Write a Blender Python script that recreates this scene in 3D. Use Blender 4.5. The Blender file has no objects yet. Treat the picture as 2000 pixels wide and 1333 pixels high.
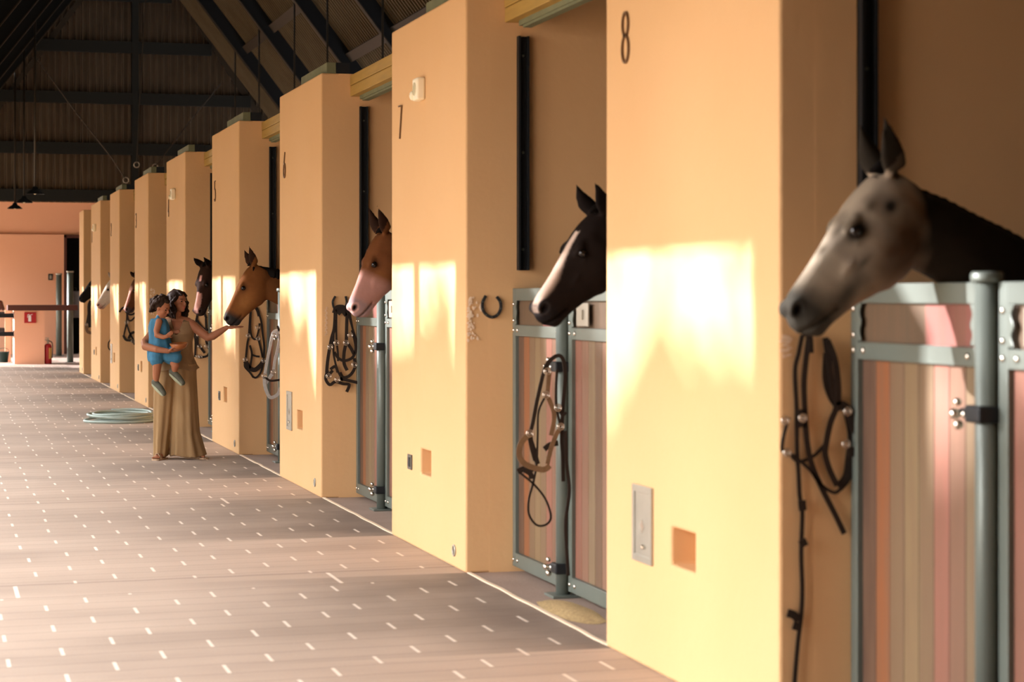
import bpy, bmesh, math, random
from mathutils import Vector, Matrix, noise
R = math.radians
S = bpy.context.scene
C = S.collection
random.seed(4)

# ---------------------------------------------------------------- camera
F = 4050.0                      # focal length in pixels of the 2000 px wide frame
TH = math.atan(1130 / F)        # the camera looks a little towards the stalls
EYE = 1.59
cam = bpy.data.cameras.new('camera'); camo = bpy.data.objects.new('camera', cam); C.objects.link(camo)
cam.sensor_width = 36; cam.lens = 36 * F / 2000
cam.shift_y = -87.5 / 2000
cam.clip_start = .1; cam.clip_end = 300
camo.location = (0, 0, EYE); camo.rotation_euler = (R(90), 0, -TH)
cam.dof.use_dof = True; cam.dof.focus_distance = 20.0; cam.dof.aperture_fstop = 3.6
S.camera = camo
# ---------------------------------------------------------------- light
SUNK = -.5                      # the sun's slant along the aisle (dY per dX)
EL = R(20)
sund = bpy.data.lights.new('sun', 'SUN'); suno = bpy.data.objects.new('sun', sund); C.objects.link(suno)
sd = Vector((1, SUNK, 0)).normalized() * math.cos(EL) + Vector((0, 0, -math.sin(EL)))
suno.rotation_euler = sd.to_track_quat('-Z', 'Y').to_euler()
suno.location = (-20, 20, 12)
sund.energy = 18; sund.angle = R(.9); sund.color = (1, .96, 1)
W = bpy.data.worlds.new('world'); S.world = W; W.use_nodes = True
nt = W.node_tree; bg = nt.nodes['Background']
tc = nt.nodes.new('ShaderNodeTexCoord'); sx = nt.nodes.new('ShaderNodeSeparateXYZ'); rp = nt.nodes.new('ShaderNodeValToRGB')
nt.links.new(tc.outputs['Generated'], sx.inputs[0]); nt.links.new(sx.outputs['Z'], rp.inputs[0]); nt.links.new(rp.outputs[0], bg.inputs[0])
rp.color_ramp.elements[0].position = 0; rp.color_ramp.elements[0].color = (1.0, .94, .94, 1)
rp.color_ramp.elements[1].position = .6; rp.color_ramp.elements[1].color = (.92, .95, 1.0, 1)
# the sky glows towards the low sun
vd = nt.nodes.new('ShaderNodeVectorMath'); vd.operation = 'DOT_PRODUCT'; nt.links.new(tc.outputs['Generated'], vd.inputs[0]); vd.inputs[1].default_value = tuple(-sd)
mr_ = nt.nodes.new('ShaderNodeMapRange'); nt.links.new(vd.outputs['Value'], mr_.inputs[0]); mr_.inputs[1].default_value = .2; mr_.inputs[2].default_value = 1; mr_.inputs[3].default_value = 3.2; mr_.inputs[4].default_value = 12.0
nt.links.new(mr_.outputs[0], bg.inputs[1])
S.view_settings.view_transform = 'Standard'; S.view_settings.look = 'None'
S.view_settings.exposure = 0.28; S.view_settings.gamma = 1; S.view_settings.use_curve_mapping = False

# ---------------------------------------------------------------- pixel to place
cT, sT = math.cos(TH), math.sin(TH)
def ray(x, y):
    a = (x - 1000) / F
    return (a * cT + sT, cT - a * sT, (579 - y) / F)
def atY(x, y, Y):
    d = ray(x, y); k = Y / d[1]; return Vector((d[0] * k, Y, EYE + d[2] * k))
def atX(x, y, X):
    d = ray(x, y); k = X / d[0]; return Vector((X, d[1] * k, EYE + d[2] * k))

# ---------------------------------------------------------------- materials
def newmat(name):
    m = bpy.data.materials.new(name); m.use_nodes = True
    return m, m.node_tree, m.node_tree.nodes['Principled BSDF']
def lin(c):
    return tuple(((v / 12.92) if v <= .04045 else ((v + .055) / 1.055) ** 2.4) for v in c)
def mat(name, col, rough=.6, metal=0, var=0, scale=6, bump=0, bscale=60, attr=False, emis=None, dark=None, stretch=(1, 1, 1), spec=.5):
    """col is linear; var mixes towards `dark` with noise"""
    m, t, b = newmat(name)
    b.inputs['Roughness'].default_value = rough; b.inputs['Metallic'].default_value = metal
    b.inputs['Specular IOR Level'].default_value = spec
    src = None
    if attr:
        a = t.nodes.new('ShaderNodeVertexColor'); a.layer_name = 'Col'; src = a.outputs[0]
    tco = t.nodes.new('ShaderNodeTexCoord'); mp = t.nodes.new('ShaderNodeMapping'); mp.inputs['Scale'].default_value = stretch
    t.links.new(tco.outputs['Object'], mp.inputs[0])
    if var:
        n = t.nodes.new('ShaderNodeTexNoise'); n.inputs['Scale'].default_value = scale; n.inputs['Detail'].default_value = 5
        t.links.new(mp.outputs[0], n.inputs['Vector'])
        mr = t.nodes.new('ShaderNodeMapRange'); mr.inputs[1].default_value = .35; mr.inputs[2].default_value = .7; mr.inputs[4].default_value = var
        t.links.new(n.outputs[0], mr.inputs[0])
        mx = t.nodes.new('ShaderNodeMix'); mx.data_type = 'RGBA'
        mx.blend_type = 'MIX' if dark else 'MULTIPLY'
        t.links.new(mr.outputs[0], mx.inputs[0])
        if src: t.links.new(src, mx.inputs[6])
        else: mx.inputs[6].default_value = (*col, 1)
        mx.inputs[7].default_value = (*(dark or (.45, .42, .40)), 1)
        src = mx.outputs[2]
    if src: t.links.new(src, b.inputs['Base Color'])
    else: b.inputs['Base Color'].default_value = (*col, 1)
    if bump:
        n2 = t.nodes.new('ShaderNodeTexNoise'); n2.inputs['Scale'].default_value = bscale; n2.inputs['Detail'].default_value = 6
        t.links.new(mp.outputs[0], n2.inputs['Vector'])
        bp = t.nodes.new('ShaderNodeBump'); bp.inputs['Strength'].default_value = bump; bp.inputs['Distance'].default_value = .01
        t.links.new(n2.outputs[0], bp.inputs['Height']); t.links.new(bp.outputs[0], b.inputs['Normal'])
    if emis:
        b.inputs['Emission Color'].default_value = (*emis[0], 1); b.inputs['Emission Strength'].default_value = emis[1]
    return m
M = {}
M['plaster'] = mat('plaster', (.71, .435, .21), .85, var=.22, scale=1.3, bump=.25, bscale=14, dark=(.64, .36, .15), spec=.25)
M['far_plaster'] = mat('far_plaster', (.92, .50, .32), .85, var=.3, scale=.8, bump=.15, bscale=9, dark=(.88, .44, .27), spec=.2)
M['steel'] = mat('steel', (.150, .172, .145), .42, .25, var=.2, scale=3)
M['dark_steel'] = mat('dark_steel', (.012, .014, .016), .5, .1, spec=.3)
M['roof_steel'] = mat('roof_steel', (.010, .012, .014), .6, .1, spec=.2)
M['roof_flange'] = mat('roof_flange', (.032, .024, .014), .55, .2)
M['girt'] = mat('girt', (.015, .017, .016), .6, .1, spec=.2)
M['sheet'] = mat('sheet', (.14, .11, .065), .48, .7, var=.5, scale=1.5)
M['gable_sheet'] = mat('gable_sheet', (.24, .20, .15), .42, .85, var=.4, scale=1.2)
M['chrome'] = mat('chrome', (.75, .68, .58), .2, 1)
M['timber'] = mat('timber', (.44, .27, .06), .6, var=.5, scale=4, dark=(.27, .17, .04), stretch=(6, .6, 6))
M['plate'] = mat('plate', (.16, .17, .09), .7, var=.4, scale=8)
M['brown_lacquer'] = mat('brown_lacquer', (.085, .022, .014), .4)
M['leather'] = mat('leather', (.022, .014, .010), .45, spec=.3, var=.4, scale=30)
M['tan_leather'] = mat('tan_leather', (.20, .11, .05), .45, var=.4, scale=30)
M['grey_web'] = mat('grey_web', (.42, .40, .36), .6, var=.3, scale=40)
M['board'] = mat('board', (1, 1, 1), .55, attr=True, var=.55, scale=5, dark=(.16, .085, .045), stretch=(5, 5, .5))
M['number'] = mat('number', (.16, .085, .035), .5, .3)
M['cream'] = mat('cream', (.92, .84, .62), .4)
M['lens'] = mat('lens', (.70, .62, .40), .15)
M['cover'] = mat('cover', (.42, .39, .32), .38, .5, var=.2, scale=10)
M['socket'] = mat('socket', (.10, .085, .065), .5)
M['horse'] = mat('horse', (1, 1, 1), .55, attr=True, var=.16, scale=28, bump=.12, bscale=120, spec=.02)
M['mane'] = mat('mane', (.010, .008, .007), .7, spec=.04)
M['eye'] = mat('eye', (.006, .004, .003), .06)
M['skin'] = mat('skin', (1, 1, 1), .55, attr=True, spec=.25)
M['hair'] = mat('hair', (.020, .011, .008), .55, bump=.8, bscale=30, spec=.06)
M['child_hair'] = mat('child_hair', (.030, .017, .011), .6, bump=.8, bscale=40, spec=.06)
M['khaki'] = mat('khaki', (.34, .205, .088), .85, var=.35, scale=7, bump=.5, bscale=18, stretch=(1, 1, .3))
M['khaki_top'] = mat('khaki_top', (.28, .17, .08), .85, var=.35, scale=9, bump=.4, bscale=22)
M['denim'] = mat('denim', (.035, .17, .29), .8, var=.5, scale=12, bump=.5, bscale=25, dark=(.03, .10, .17))
M['shoe'] = mat('shoe', (.09, .09, .06), .7, var=.5, scale=20)
M['sole'] = mat('sole', (.34, .36, .24), .7)
M['sandal'] = mat('sandal', (.50, .33, .20), .6)
M['bowl'] = mat('bowl', (.38, .12, .03), .35, var=.5, scale=12, dark=(.2, .06, .02))
M['feed'] = mat('feed', (.55, .38, .16), .8, var=.6, scale=80)
M['hose'] = mat('hose', (.36, .43, .38), .4)
M['red'] = mat('red', (.45, .012, .018), .35)
M['yellow_label'] = mat('yellow_label', (.75, .45, .12), .5)
M['white'] = mat('white', (.85, .82, .78), .6)
M['black_rubber'] = mat('black_rubber', (.012, .012, .012), .5)
M['bucket'] = mat('bucket', (.01, .035, .032), .4)
M['shirt'] = mat('shirt', (.36, .40, .45), .8, var=.3, scale=8)
M['dark_cloth'] = mat('dark_cloth', (.012, .012, .014), .85)
M['chalk'] = mat('chalk', (.85, .66, .46), .9)
M['grain'] = mat('grain', (.60, .42, .19), .95, var=.6, scale=60, bump=.8, bscale=140)
M['earth'] = mat('earth', (.50, .36, .22), .95, var=.3, scale=.6)
M['hedge'] = mat('hedge', (.07, .11, .025), .8, var=.5, scale=3)
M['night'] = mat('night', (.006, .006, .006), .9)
M['saddle'] = mat('saddle', (.12, .03, .012), .35)

def paving():
    """brick courses laid across the aisle: thin dark bed joints, pale head joints, a wide course at every pillar"""
    m, t, b = newmat('paving'); N = t.nodes; L = t.links
    def mth(op, a, c=None, d=None):
        n = N.new('ShaderNodeMath'); n.operation = op
        for i, v in enumerate((a, c, d)):
            if v is None: continue
            if isinstance(v, (int, float)): n.inputs[i].default_value = v
            else: L.new(v, n.inputs[i])
        return n.outputs[0]
    tco = N.new('ShaderNodeTexCoord'); s = N.new('ShaderNodeSeparateXYZ'); L.new(tco.outputs['Object'], s.inputs[0])
    x, y = s.outputs[0], s.outputs[1]
    nz = N.new('ShaderNodeTexNoise'); nz.inputs['Scale'].default_value = 3; L.new(tco.outputs['Object'], nz.inputs['Vector'])
    wob = mth('MULTIPLY', mth('SUBTRACT', nz.outputs[0], .5), .05)
    yy = mth('ADD', mth('SUBTRACT', y, mth('MULTIPLY', x, .055)), wob)     # courses run a touch off square
    bay = mth('MODULO', mth('ADD', mth('SUBTRACT', yy, 11.17), 45.8), 4.58)
    band = mth('LESS_THAN', bay, .5)
    row = mth('DIVIDE', yy, .2222)
    fr = mth('FRACT', row); fl = mth('FLOOR', row)
    off = mth('MULTIPLY', fl, .2222)
    nrow = N.new('ShaderNodeTexWhiteNoise'); nrow.noise_dimensions = '1D'; L.new(fl, nrow.inputs['W'])
    jit = mth('MULTIPLY', mth('SUBTRACT', nrow.outputs[0], .5), .05)
    hx = mth('MODULO', mth('ADD', mth('SUBTRACT', mth('SUBTRACT', x, off), jit), 100.45), .6667)
    head = mth('LESS_THAN', mth('ABSOLUTE', mth('SUBTRACT', hx, .33)), .0085)
    inrow = mth('MULTIPLY', mth('GREATER_THAN', fr, .08), mth('LESS_THAN', fr, .92))
    head = mth('MULTIPLY', mth('MULTIPLY', head, inrow), mth('SUBTRACT', 1, band))
    hb = mth('LESS_THAN', mth('ABSOLUTE', mth('SUBTRACT', mth('MODULO', mth('ADD', x, 99.82), 1.75), .5)), .011)
    hb = mth('MULTIPLY', mth('MULTIPLY', hb, band), mth('MULTIPLY', mth('GREATER_THAN', bay, .03), mth('LESS_THAN', bay, .47)))
    edge = mth('LESS_THAN', x, 2.9)
    head = mth('MULTIPLY', mth('MAXIMUM', head, hb), edge)
    bed = mth('MULTIPLY', mth('LESS_THAN', mth('ABSOLUTE', mth('SUBTRACT', fr, 0.0)), .035), mth('SUBTRACT', 1, band))
    bandl = mth('MAXIMUM', mth('LESS_THAN', mth('ABSOLUTE', bay), .012), mth('LESS_THAN', mth('ABSOLUTE', mth('SUBTRACT', bay, .5)), .012))
    n1 = N.new('ShaderNodeTexNoise'); n1.inputs['Scale'].default_value = .9; n1.inputs['Detail'].default_value = 4
    mp = N.new('ShaderNodeMapping'); mp.inputs['Scale'].default_value = (.5, 1.4, 1); L.new(tco.outputs['Object'], mp.inputs[0]); L.new(mp.outputs[0], n1.inputs['Vector'])
    n2 = N.new('ShaderNodeTexNoise'); n2.inputs['Scale'].default_value = 90; n2.inputs['Detail'].default_value = 4; L.new(tco.outputs['Object'], n2.inputs['Vector'])
    cr = N.new('ShaderNodeValToRGB'); L.new(n1.outputs[0], cr.inputs[0])
    cr.color_ramp.elements[0].position = .35; cr.color_ramp.elements[0].color = (.42, .315, .24, 1)
    cr.color_ramp.elements[1].position = .65; cr.color_ramp.elements[1].color = (.56, .425, .325, 1)
    def mix(f, a, bcol, mode='MIX'):
        q = N.new('ShaderNodeMix'); q.data_type = 'RGBA'; q.blend_type = mode
        if isinstance(f, (int, float)): q.inputs[0].default_value = f
        else: L.new(f, q.inputs[0])
        for i, v in ((6, a), (7, bcol)):
            if isinstance(v, tuple): q.inputs[i].default_value = (*v, 1)
            else: L.new(v, q.inputs[i])
        return q.outputs[2]
    c = mix(mth('MULTIPLY', n2.outputs[0], .35), cr.outputs[0], (.16, .12, .10))
    # damp dark grime in the bays, by the doors
    nb = N.new('ShaderNodeTexNoise'); nb.inputs['Scale'].default_value = 1.6; nb.inputs['Detail'].default_value = 5; L.new(tco.outputs['Object'], nb.inputs['Vector'])
    g = mth('MULTIPLY', mth('SMOOTH_MIN', mth('MAXIMUM', mth('SUBTRACT', x, 1.2), 0), 1.6, .2), .32)
    by = mth('MODULO', mth('ADD', mth('SUBTRACT', y, 8.9), 45.8), 4.58)
    inb = mth('MULTIPLY', mth('GREATER_THAN', by, 0), mth('LESS_THAN', by, 2.65))
    g = mth('MULTIPLY', mth('MULTIPLY', g, inb), mth('MULTIPLY', nb.outputs[0], 2.0))
    c = mix(mth('MINIMUM', g, .62), c, (.085, .062, .05))
    c = mix(mth('MULTIPLY', bed, .55), c, (.12, .085, .065))
    c = mix(mth('MULTIPLY', bandl, .6), c, (.13, .085, .065))
    c = mix(mth('MULTIPLY', head, .72), c, (.93, .80, .66))
    L.new(c, b.inputs['Base Color']); b.inputs['Roughness'].default_value = .62; b.inputs['Specular IOR Level'].default_value = .35
    bp = N.new('ShaderNodeBump'); bp.inputs['Strength'].default_value = .35; bp.inputs['Distance'].default_value = .006
    hsum = mth('SUBTRACT', mth('ADD', mth('MULTIPLY', n2.outputs[0], .5), mth('MULTIPLY', head, .6)), bed)
    L.new(hsum, bp.inputs['Height']); L.new(bp.outputs[0], b.inputs['Normal'])
    return m
M['paving'] = paving()
M['threshold'] = mat('threshold', (.36, .255, .195), .8, var=.5, scale=2.5, bump=.3, bscale=60, dark=(.24, .165, .125))

# ---------------------------------------------------------------- mesh helpers
class MB:
    def __init__(self): self.v = []; self.f = []; self.c = []
    def add(self, vs, fs, col=None):
        o = len(self.v); self.v += [tuple(p) for p in vs]; self.f += [tuple(i + o for i in q) for q in fs]
        self.c += [col or (1, 1, 1)] * len(fs)
    def box(self, x0, x1, y0, y1, z0, z1, col=None, mtx=None):
        vs = [Vector((x, y, z)) for z in (z0, z1) for y in (y0, y1) for x in (x0, x1)]
        if mtx is not None: vs = [mtx @ p for p in vs]
        self.add(vs, [(0, 2, 3, 1), (4, 5, 7, 6), (0, 1, 5, 4), (2, 6, 7, 3), (0, 4, 6, 2), (1, 3, 7, 5)], col)
    def prism(self, poly, d, col=None):
        """poly: planar 3-D points, d: extrusion vector"""
        n = len(poly); a = [Vector(p) for p in poly]; b = [p + Vector(d) for p in a]
        self.add(a + b, [tuple(range(n - 1, -1, -1)), tuple(range(n, 2 * n))] + [(i, (i + 1) % n, n + (i + 1) % n, n + i) for i in range(n)], col)
    def rings(self, rs, close_ring=True, cap=True, col=None):
        n = len(rs[0]); vs = [p for r in rs for p in r]; fs = []
        for k in range(len(rs) - 1):
            for i in range(n if close_ring else n - 1):
                j = (i + 1) % n
                fs.append((k * n + i, k * n + j, (k + 1) * n + j, (k + 1) * n + i))
        if cap:
            fs.append(tuple(range(n - 1, -1, -1))); fs.append(tuple(range((len(rs) - 1) * n, len(rs) * n)))
        self.add(vs, fs, col)
    def tube(self, pts, rad, seg=10, cap=True, flat=None, up=None):
        """rad: number or list; flat=(w,t,N): a strap of width w and thickness t lying square to N"""
        P = [Vector(p) for p in pts]; n = len(P)
        rr = rad if isinstance(rad, (list, tuple)) else [rad] * n
        rs = []; prev = None
        for i in range(n):
            t = (P[min(i + 1, n - 1)] - P[max(i - 1, 0)])
            if t.length < 1e-9: t = Vector((0, 0, 1))
            t.normalize()
            if flat:
                w = t.cross(flat[2]); 
                if w.length < 1e-4: w = Vector((1, 0, 0))
                w.normalize(); nn = w.cross(t).normalized()
                ww, tt = flat[0] / 2, flat[1] / 2
                rs.append([P[i] + w * ww + nn * tt, P[i] - w * ww + nn * tt, P[i] - w * ww - nn * tt, P[i] + w * ww - nn * tt]); continue
            a = prev if prev is not None else (Vector((0, 0, 1)) if abs(t.z) < .9 else Vector((1, 0, 0)))
            a = (a - t * a.dot(t)).normalized(); prev = a; b = t.cross(a)
            rs.append([P[i] + (a * math.cos(2 * math.pi * k / seg) + b * math.sin(2 * math.pi * k / seg)) * rr[i] for k in range(seg)])
        self.rings(rs, True, cap)
    def ball(self, c, r, seg=16, col=None, mtx=None):
        r = (r, r, r) if isinstance(r, (int, float)) else r
        c = Vector(c); rs = []; h = seg // 2
        for i in range(1, h):
            a = math.pi * i / h
            rs.append([c + (mtx @ Vector((r[0] * math.sin(a) * math.cos(2 * math.pi * k / seg), r[1] * math.sin(a) * math.sin(2 * math.pi * k / seg), r[2] * math.cos(a))) if mtx else
                       Vector((r[0] * math.sin(a) * math.cos(2 * math.pi * k / seg), r[1] * math.sin(a) * math.sin(2 * math.pi * k / seg), r[2] * math.cos(a)))) for k in range(seg)])
        n = seg; vs = [p for q in rs for p in q]; fs = []
        for k in range(len(rs) - 1):
            for i in range(n):
                j = (i + 1) % n; fs.append((k * n + i, (k + 1) * n + i, (k + 1) * n + j, k * n + j))
        top = Vector((0, 0, r[2])); 
        if mtx: top = mtx @ top
        vs += [c + top, c - top]; T = len(vs) - 2
        for i in range(n):
            j = (i + 1) % n; fs.append((T, i, j)); l = (len(rs) - 1) * n; fs.append((T + 1, l + j, l + i))
        self.add(vs, fs, col)
    def limb(self, pts, rad, seg=12):
        P = [Vector(p) for p in pts]
        self.tube(P, rad, seg)
        for p, r in zip(P, rad): self.ball(p, r * .999, 12)
    def lathe(self, prof, c=(0, 0, 0), seg=20, cap=True):
        c = Vector(c)
        self.rings([[c + Vector((r * math.cos(2 * math.pi * k / seg), r * math.sin(2 * math.pi * k / seg), z)) for k in range(seg)] for r, z in prof], True, cap)
    def torus(self, c, r, rr, N, seg=18, sx=1):
        N = Vector(N).normalized(); a = N.orthogonal().normalized(); b = N.cross(a); c = Vector(c)
        if abs(b.z) > abs(a.z): a, b = b, a
        rs = []
        for i in range(seg + 1):
            t = 2 * math.pi * i / seg; d = a * math.cos(t) + b * math.sin(t) * sx; d2 = (a * math.cos(t) + b * math.sin(t)).normalized()
            rs.append([c + d * r + (d2 * math.cos(2 * math.pi * k / 6) + N * math.sin(2 * math.pi * k / 6)) * rr for k in range(6)])
        self.rings(rs, True, False)
    def mesh(self, name, fix=True):
        me = bpy.data.meshes.new(name); me.from_pydata(self.v, [], self.f); me.validate()
        if any(c != (1, 1, 1) for c in self.c):
            at = me.color_attributes.new('Col', 'FLOAT_COLOR', 'CORNER')
            for p in me.polygons:
                for li in p.loop_indices: at.data[li].color = (*self.c[p.index], 1)
        if fix:
            bm = bmesh.new(); bm.from_mesh(me); bmesh.ops.recalc_face_normals(bm, faces=bm.faces); bm.to_mesh(me); bm.free()
        return me
def obj(name, mb, m, parent=None, smooth=False, loc=None, bevel=0):
    me = mb.mesh(name) if isinstance(mb, MB) else mb
    o = bpy.data.objects.new(name, me); C.objects.link(o)
    if m: me.materials.clear(); me.materials.append(M[m])
    if smooth:
        for p in me.polygons: p.use_smooth = True
    if loc is not None:
        me.transform(Matrix.Translation(-Vector(loc))) ; o.location = loc
    if parent: o.parent = parent
    if bevel:
        bv = o.modifiers.new('edge', 'BEVEL'); bv.width = bevel; bv.segments = 2; bv.limit_method = 'ANGLE'
    return o
def tag(o, label, cat, group=None, kind=None):
    o['label'] = label
    if cat: o['category'] = cat
    if group: o['group'] = group
    if kind: o['kind'] = kind
    return o
def thing(name, loc, label, cat, group=None, rz=0):
    o = bpy.data.objects.new(name, None); C.objects.link(o); o.location = loc; o.rotation_euler = (0, 0, rz); o.empty_display_size = .1
    return tag(o, label, cat, group)
def struct(name, mb, m, label=None, bevel=0, smooth=False):
    o = obj(name, mb, m, bevel=bevel, smooth=smooth); o['kind'] = 'structure'
    if label: o['label'] = label
    return o
def dup(o, parent=None):
    c = o.copy(); C.objects.link(c); c.parent = parent
    for k in list(o.children): dup(k, c)
    return c
def local(parent, *objs):
    """objects built in world space become children without moving"""
    for o in objs:
        o.parent = parent; o.matrix_parent_inverse = Matrix.LocRotScale(parent.location, parent.rotation_euler, parent.scale).inverted()
def fused(mb, name, voxel, smooth=3):
    """weld a heap of closed shapes into one continuous surface"""
    me = mb.mesh('tmp'); o = bpy.data.objects.new('tmp', me); C.objects.link(o)
    r = o.modifiers.new('r', 'REMESH'); r.mode = 'VOXEL'; r.voxel_size = voxel
    dg = bpy.context.evaluated_depsgraph_get(); dg.update()
    nm = bpy.data.meshes.new_from_object(o.evaluated_get(dg)); nm.name = name
    bpy.data.objects.remove(o)
    bm = bmesh.new(); bm.from_mesh(nm)
    for _ in range(smooth): bmesh.ops.smooth_vert(bm, verts=bm.verts, factor=.5, use_axis_x=True, use_axis_y=True, use_axis_z=True)
    bm.to_mesh(nm); bm.free()
    for p in nm.polygons: p.use_smooth = True
    return nm
def paint(me, fn):
    at = me.color_attributes.new('Col', 'FLOAT_COLOR', 'POINT')
    for i, v in enumerate(me.vertices): at.data[i].color = (*fn(v.co), 1)
def spline(pts, n=6):
    P = [Vector(p) for p in pts]; out = []
    for i in range(len(P) - 1):
        a, b, c, d = P[max(i - 1, 0)], P[i], P[i + 1], P[min(i + 2, len(P) - 1)]
        for k in range(n):
            t = k / n
            out.append(.5 * ((2 * b) + (c - a) * t + (2 * a - 5 * b + 4 * c - d) * t * t + (3 * b - a - 3 * c + d) * t ** 3))
    out.append(P[-1]); return out
def interp(xs, ys, x):
    if x <= xs[0]: return ys[0]
    for i in range(len(xs) - 1):
        if x <= xs[i + 1]:
            t = (x - xs[i]) / (xs[i + 1] - xs[i]); t = t * t * (3 - 2 * t) * .5 + t * .5
            return ys[i] + (ys[i + 1] - ys[i]) * t
    return ys[-1]

# ================================================================= SETTING
X0, XD, PH = 2.94, 3.24, 3.35        # pillar fronts, door plane, pillar height
NEAR = {9: 2.37, 8: 6.95, 7: 11.53, 6: 16.13, 5: 20.71, 4: 25.31, 3: 29.80, 2: 34.55, 1: 38.58, 0: 42.98}
NW = ['zero', 'one', 'two', 'three', 'four', 'five', 'six', 'seven', 'eight', 'nine']
FAR = {9: 4.37, 8: 8.95, 7: 13.52, 6: 18.16, 5: 22.77, 4: 27.38, 3: 31.84, 2: 36.38, 1: 40.85, 0: 44.21}
XB = 9.6                             # back wall of the stalls
fl = MB(); fl.add([(-1.25, -8, 0), (X0 + .02, -8, 0), (X0 + .02, 62, 0), (-1.25, 62, 0)], [(0, 1, 2, 3)])
struct('floor', fl, 'paving', 'brick paved aisle with pale joints running past the stalls')
g = MB(); g.add([(-60, -30, -.03), (-1.25, -30, -.03), (-1.25, 90, -.03), (-60, 90, -.03)], [(0, 1, 2, 3)])
g.add([(-60, -60, -.03), (14, -60, -.03), (14, -8, -.03), (-60, -8, -.03)], [(0, 1, 2, 3)])
struct('ground', g, 'earth', 'bare sandy ground outside the open side of the barn')
st = MB(); st.box(X0 + .02, XB, 0, 62, -.1, 0.0)
struct('floor_stalls', st, 'threshold', 'smooth concrete of the thresholds and stall floors')

def pillar_mesh(y0, y1, hole=None):
    mb = MB(); x0, x1 = X0, XD + .05
    if not hole: mb.box(x0, x1, y0, y1, 0, PH); return mb
    ya, yb, za, zb, d = hole
    ys = [y0, ya, yb, y1]; zs = [0, za, zb, PH]
    idx = {}; vs = []
    for i, y in enumerate(ys):
        for k, z in enumerate(zs): idx[i, k] = len(vs); vs.append((x0, y, z))
    fs = [(idx[i, k], idx[i + 1, k], idx[i + 1, k + 1], idx[i, k + 1]) for i in range(3) for k in range(3) if (i, k) != (1, 1)]
    o = len(vs); vs += [(x0 + d, ya, za), (x0 + d, yb, za), (x0 + d, yb, zb), (x0 + d, ya, zb)]
    ring = [idx[1, 1], idx[2, 1], idx[2, 2], idx[1, 2]]
    fs += [(ring[i], ring[(i + 1) % 4], o + (i + 1) % 4, o + i) for i in range(4)] + [(o, o + 1, o + 2, o + 3)]
    p = len(vs); vs += [(x1, y0, 0), (x1, y1, 0), (x1, y1, PH), (x1, y0, PH)]
    fs += [(p, p + 1, p + 2, p + 3)]
    fs += [tuple([idx[0, k] for k in range(4)] + [p + 3, p]), tuple([idx[3, k] for k in range(4)] + [p + 2, p + 1]),
           tuple([idx[i, 0] for i in range(4)] + [p + 1, p]), tuple([idx[i, 3] for i in range(4)] + [p + 2, p + 3])]
    mb.add(vs, fs); return mb
for n in NEAR:
    y0, y1 = NEAR[n], FAR[n]
    hole = (y0 + .86, y0 + 1.14, .48, .635, .16) if n not in (0, 9) else None
    struct('wall_right', pillar_mesh(y0, y1, hole), 'plaster',
           ('plastered stall pillar bearing the number %s' % NW[n]) if 0 < n < 9 else ('narrow plastered pillar at the far end without a number' if n == 0 else 'plastered pillar before stall eight'), bevel=.012)
    pb = MB(); pb.box(X0 + .14, XB, y0 - .0008, y0 + .22, 0, PH - .002)
    struct('wall_partition', pb, 'plaster', 'ochre plastered partition between two stalls')
bw = MB(); bw.box(XB, XB + .2, 0, 62, 0, PH); struct('wall_back', bw, 'plaster', 'back wall of the stalls')
# cement line at the foot of the openings
for n in range(0, 9):
    ya, yb = (FAR[n + 1], NEAR[n])
    pts = []
    k = 26
    for i in range(k + 1):
        yy = ya + (yb - ya) * i / k
        pts.append(Vector((X0 + .02 + .012 * noise.noise(Vector((yy * 3, n, 0))), yy, .003)))
    t = MB(); t.tube(pts, 0, flat=(.022, .006, Vector((0, 0, 1))))
    struct('trim_threshold_%d' % n, t, 'chalk', 'pale mortar line between paving and threshold')

# far end: wall, doorway, gable
YW = 58.3
GZ = 4.17
fw = MB()
dl = atY(125, 500, YW).x; dr = dl + 1.1; dz = atY(125, 460, YW).z
fw.box(-4, XB + 2, YW + .12, YW + .32, dz + .02, GZ + .4)
fw.box(-4, dl, YW, YW + .3, 0, dz + .02); fw.box(dr, XB + 2, YW, YW + .3, 0, dz + .02)
struct('wall_end', fw, 'far_plaster', 'salmon coloured end wall with a ledge at door height')
rw = MB(); rw.box(-1.3, 9.8, -8.2, -8, 0, 12); rw.box(-1.3, -1.0, -8, 4.2, 0, 3.46)  # unseen walls, added to keep rear light off the pillar sides
struct('wall_rear', rw, 'saddle', 'unseen dark walls added to block light from the rear and near side')
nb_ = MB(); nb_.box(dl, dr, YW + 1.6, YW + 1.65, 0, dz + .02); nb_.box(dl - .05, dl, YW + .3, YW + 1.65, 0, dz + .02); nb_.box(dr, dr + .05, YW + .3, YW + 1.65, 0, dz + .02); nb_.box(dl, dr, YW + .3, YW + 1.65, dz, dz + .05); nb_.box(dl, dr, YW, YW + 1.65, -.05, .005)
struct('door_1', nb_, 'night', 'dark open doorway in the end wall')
df = MB(); df.box(dl - .0, dl + .07, YW - .03, YW + .12, 0, dz); df.box(dl, dr, YW - .03, YW + .12, dz - .07, dz)
struct('trim_1', df, 'brown_lacquer', 'dark red-brown door frame')

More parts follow.
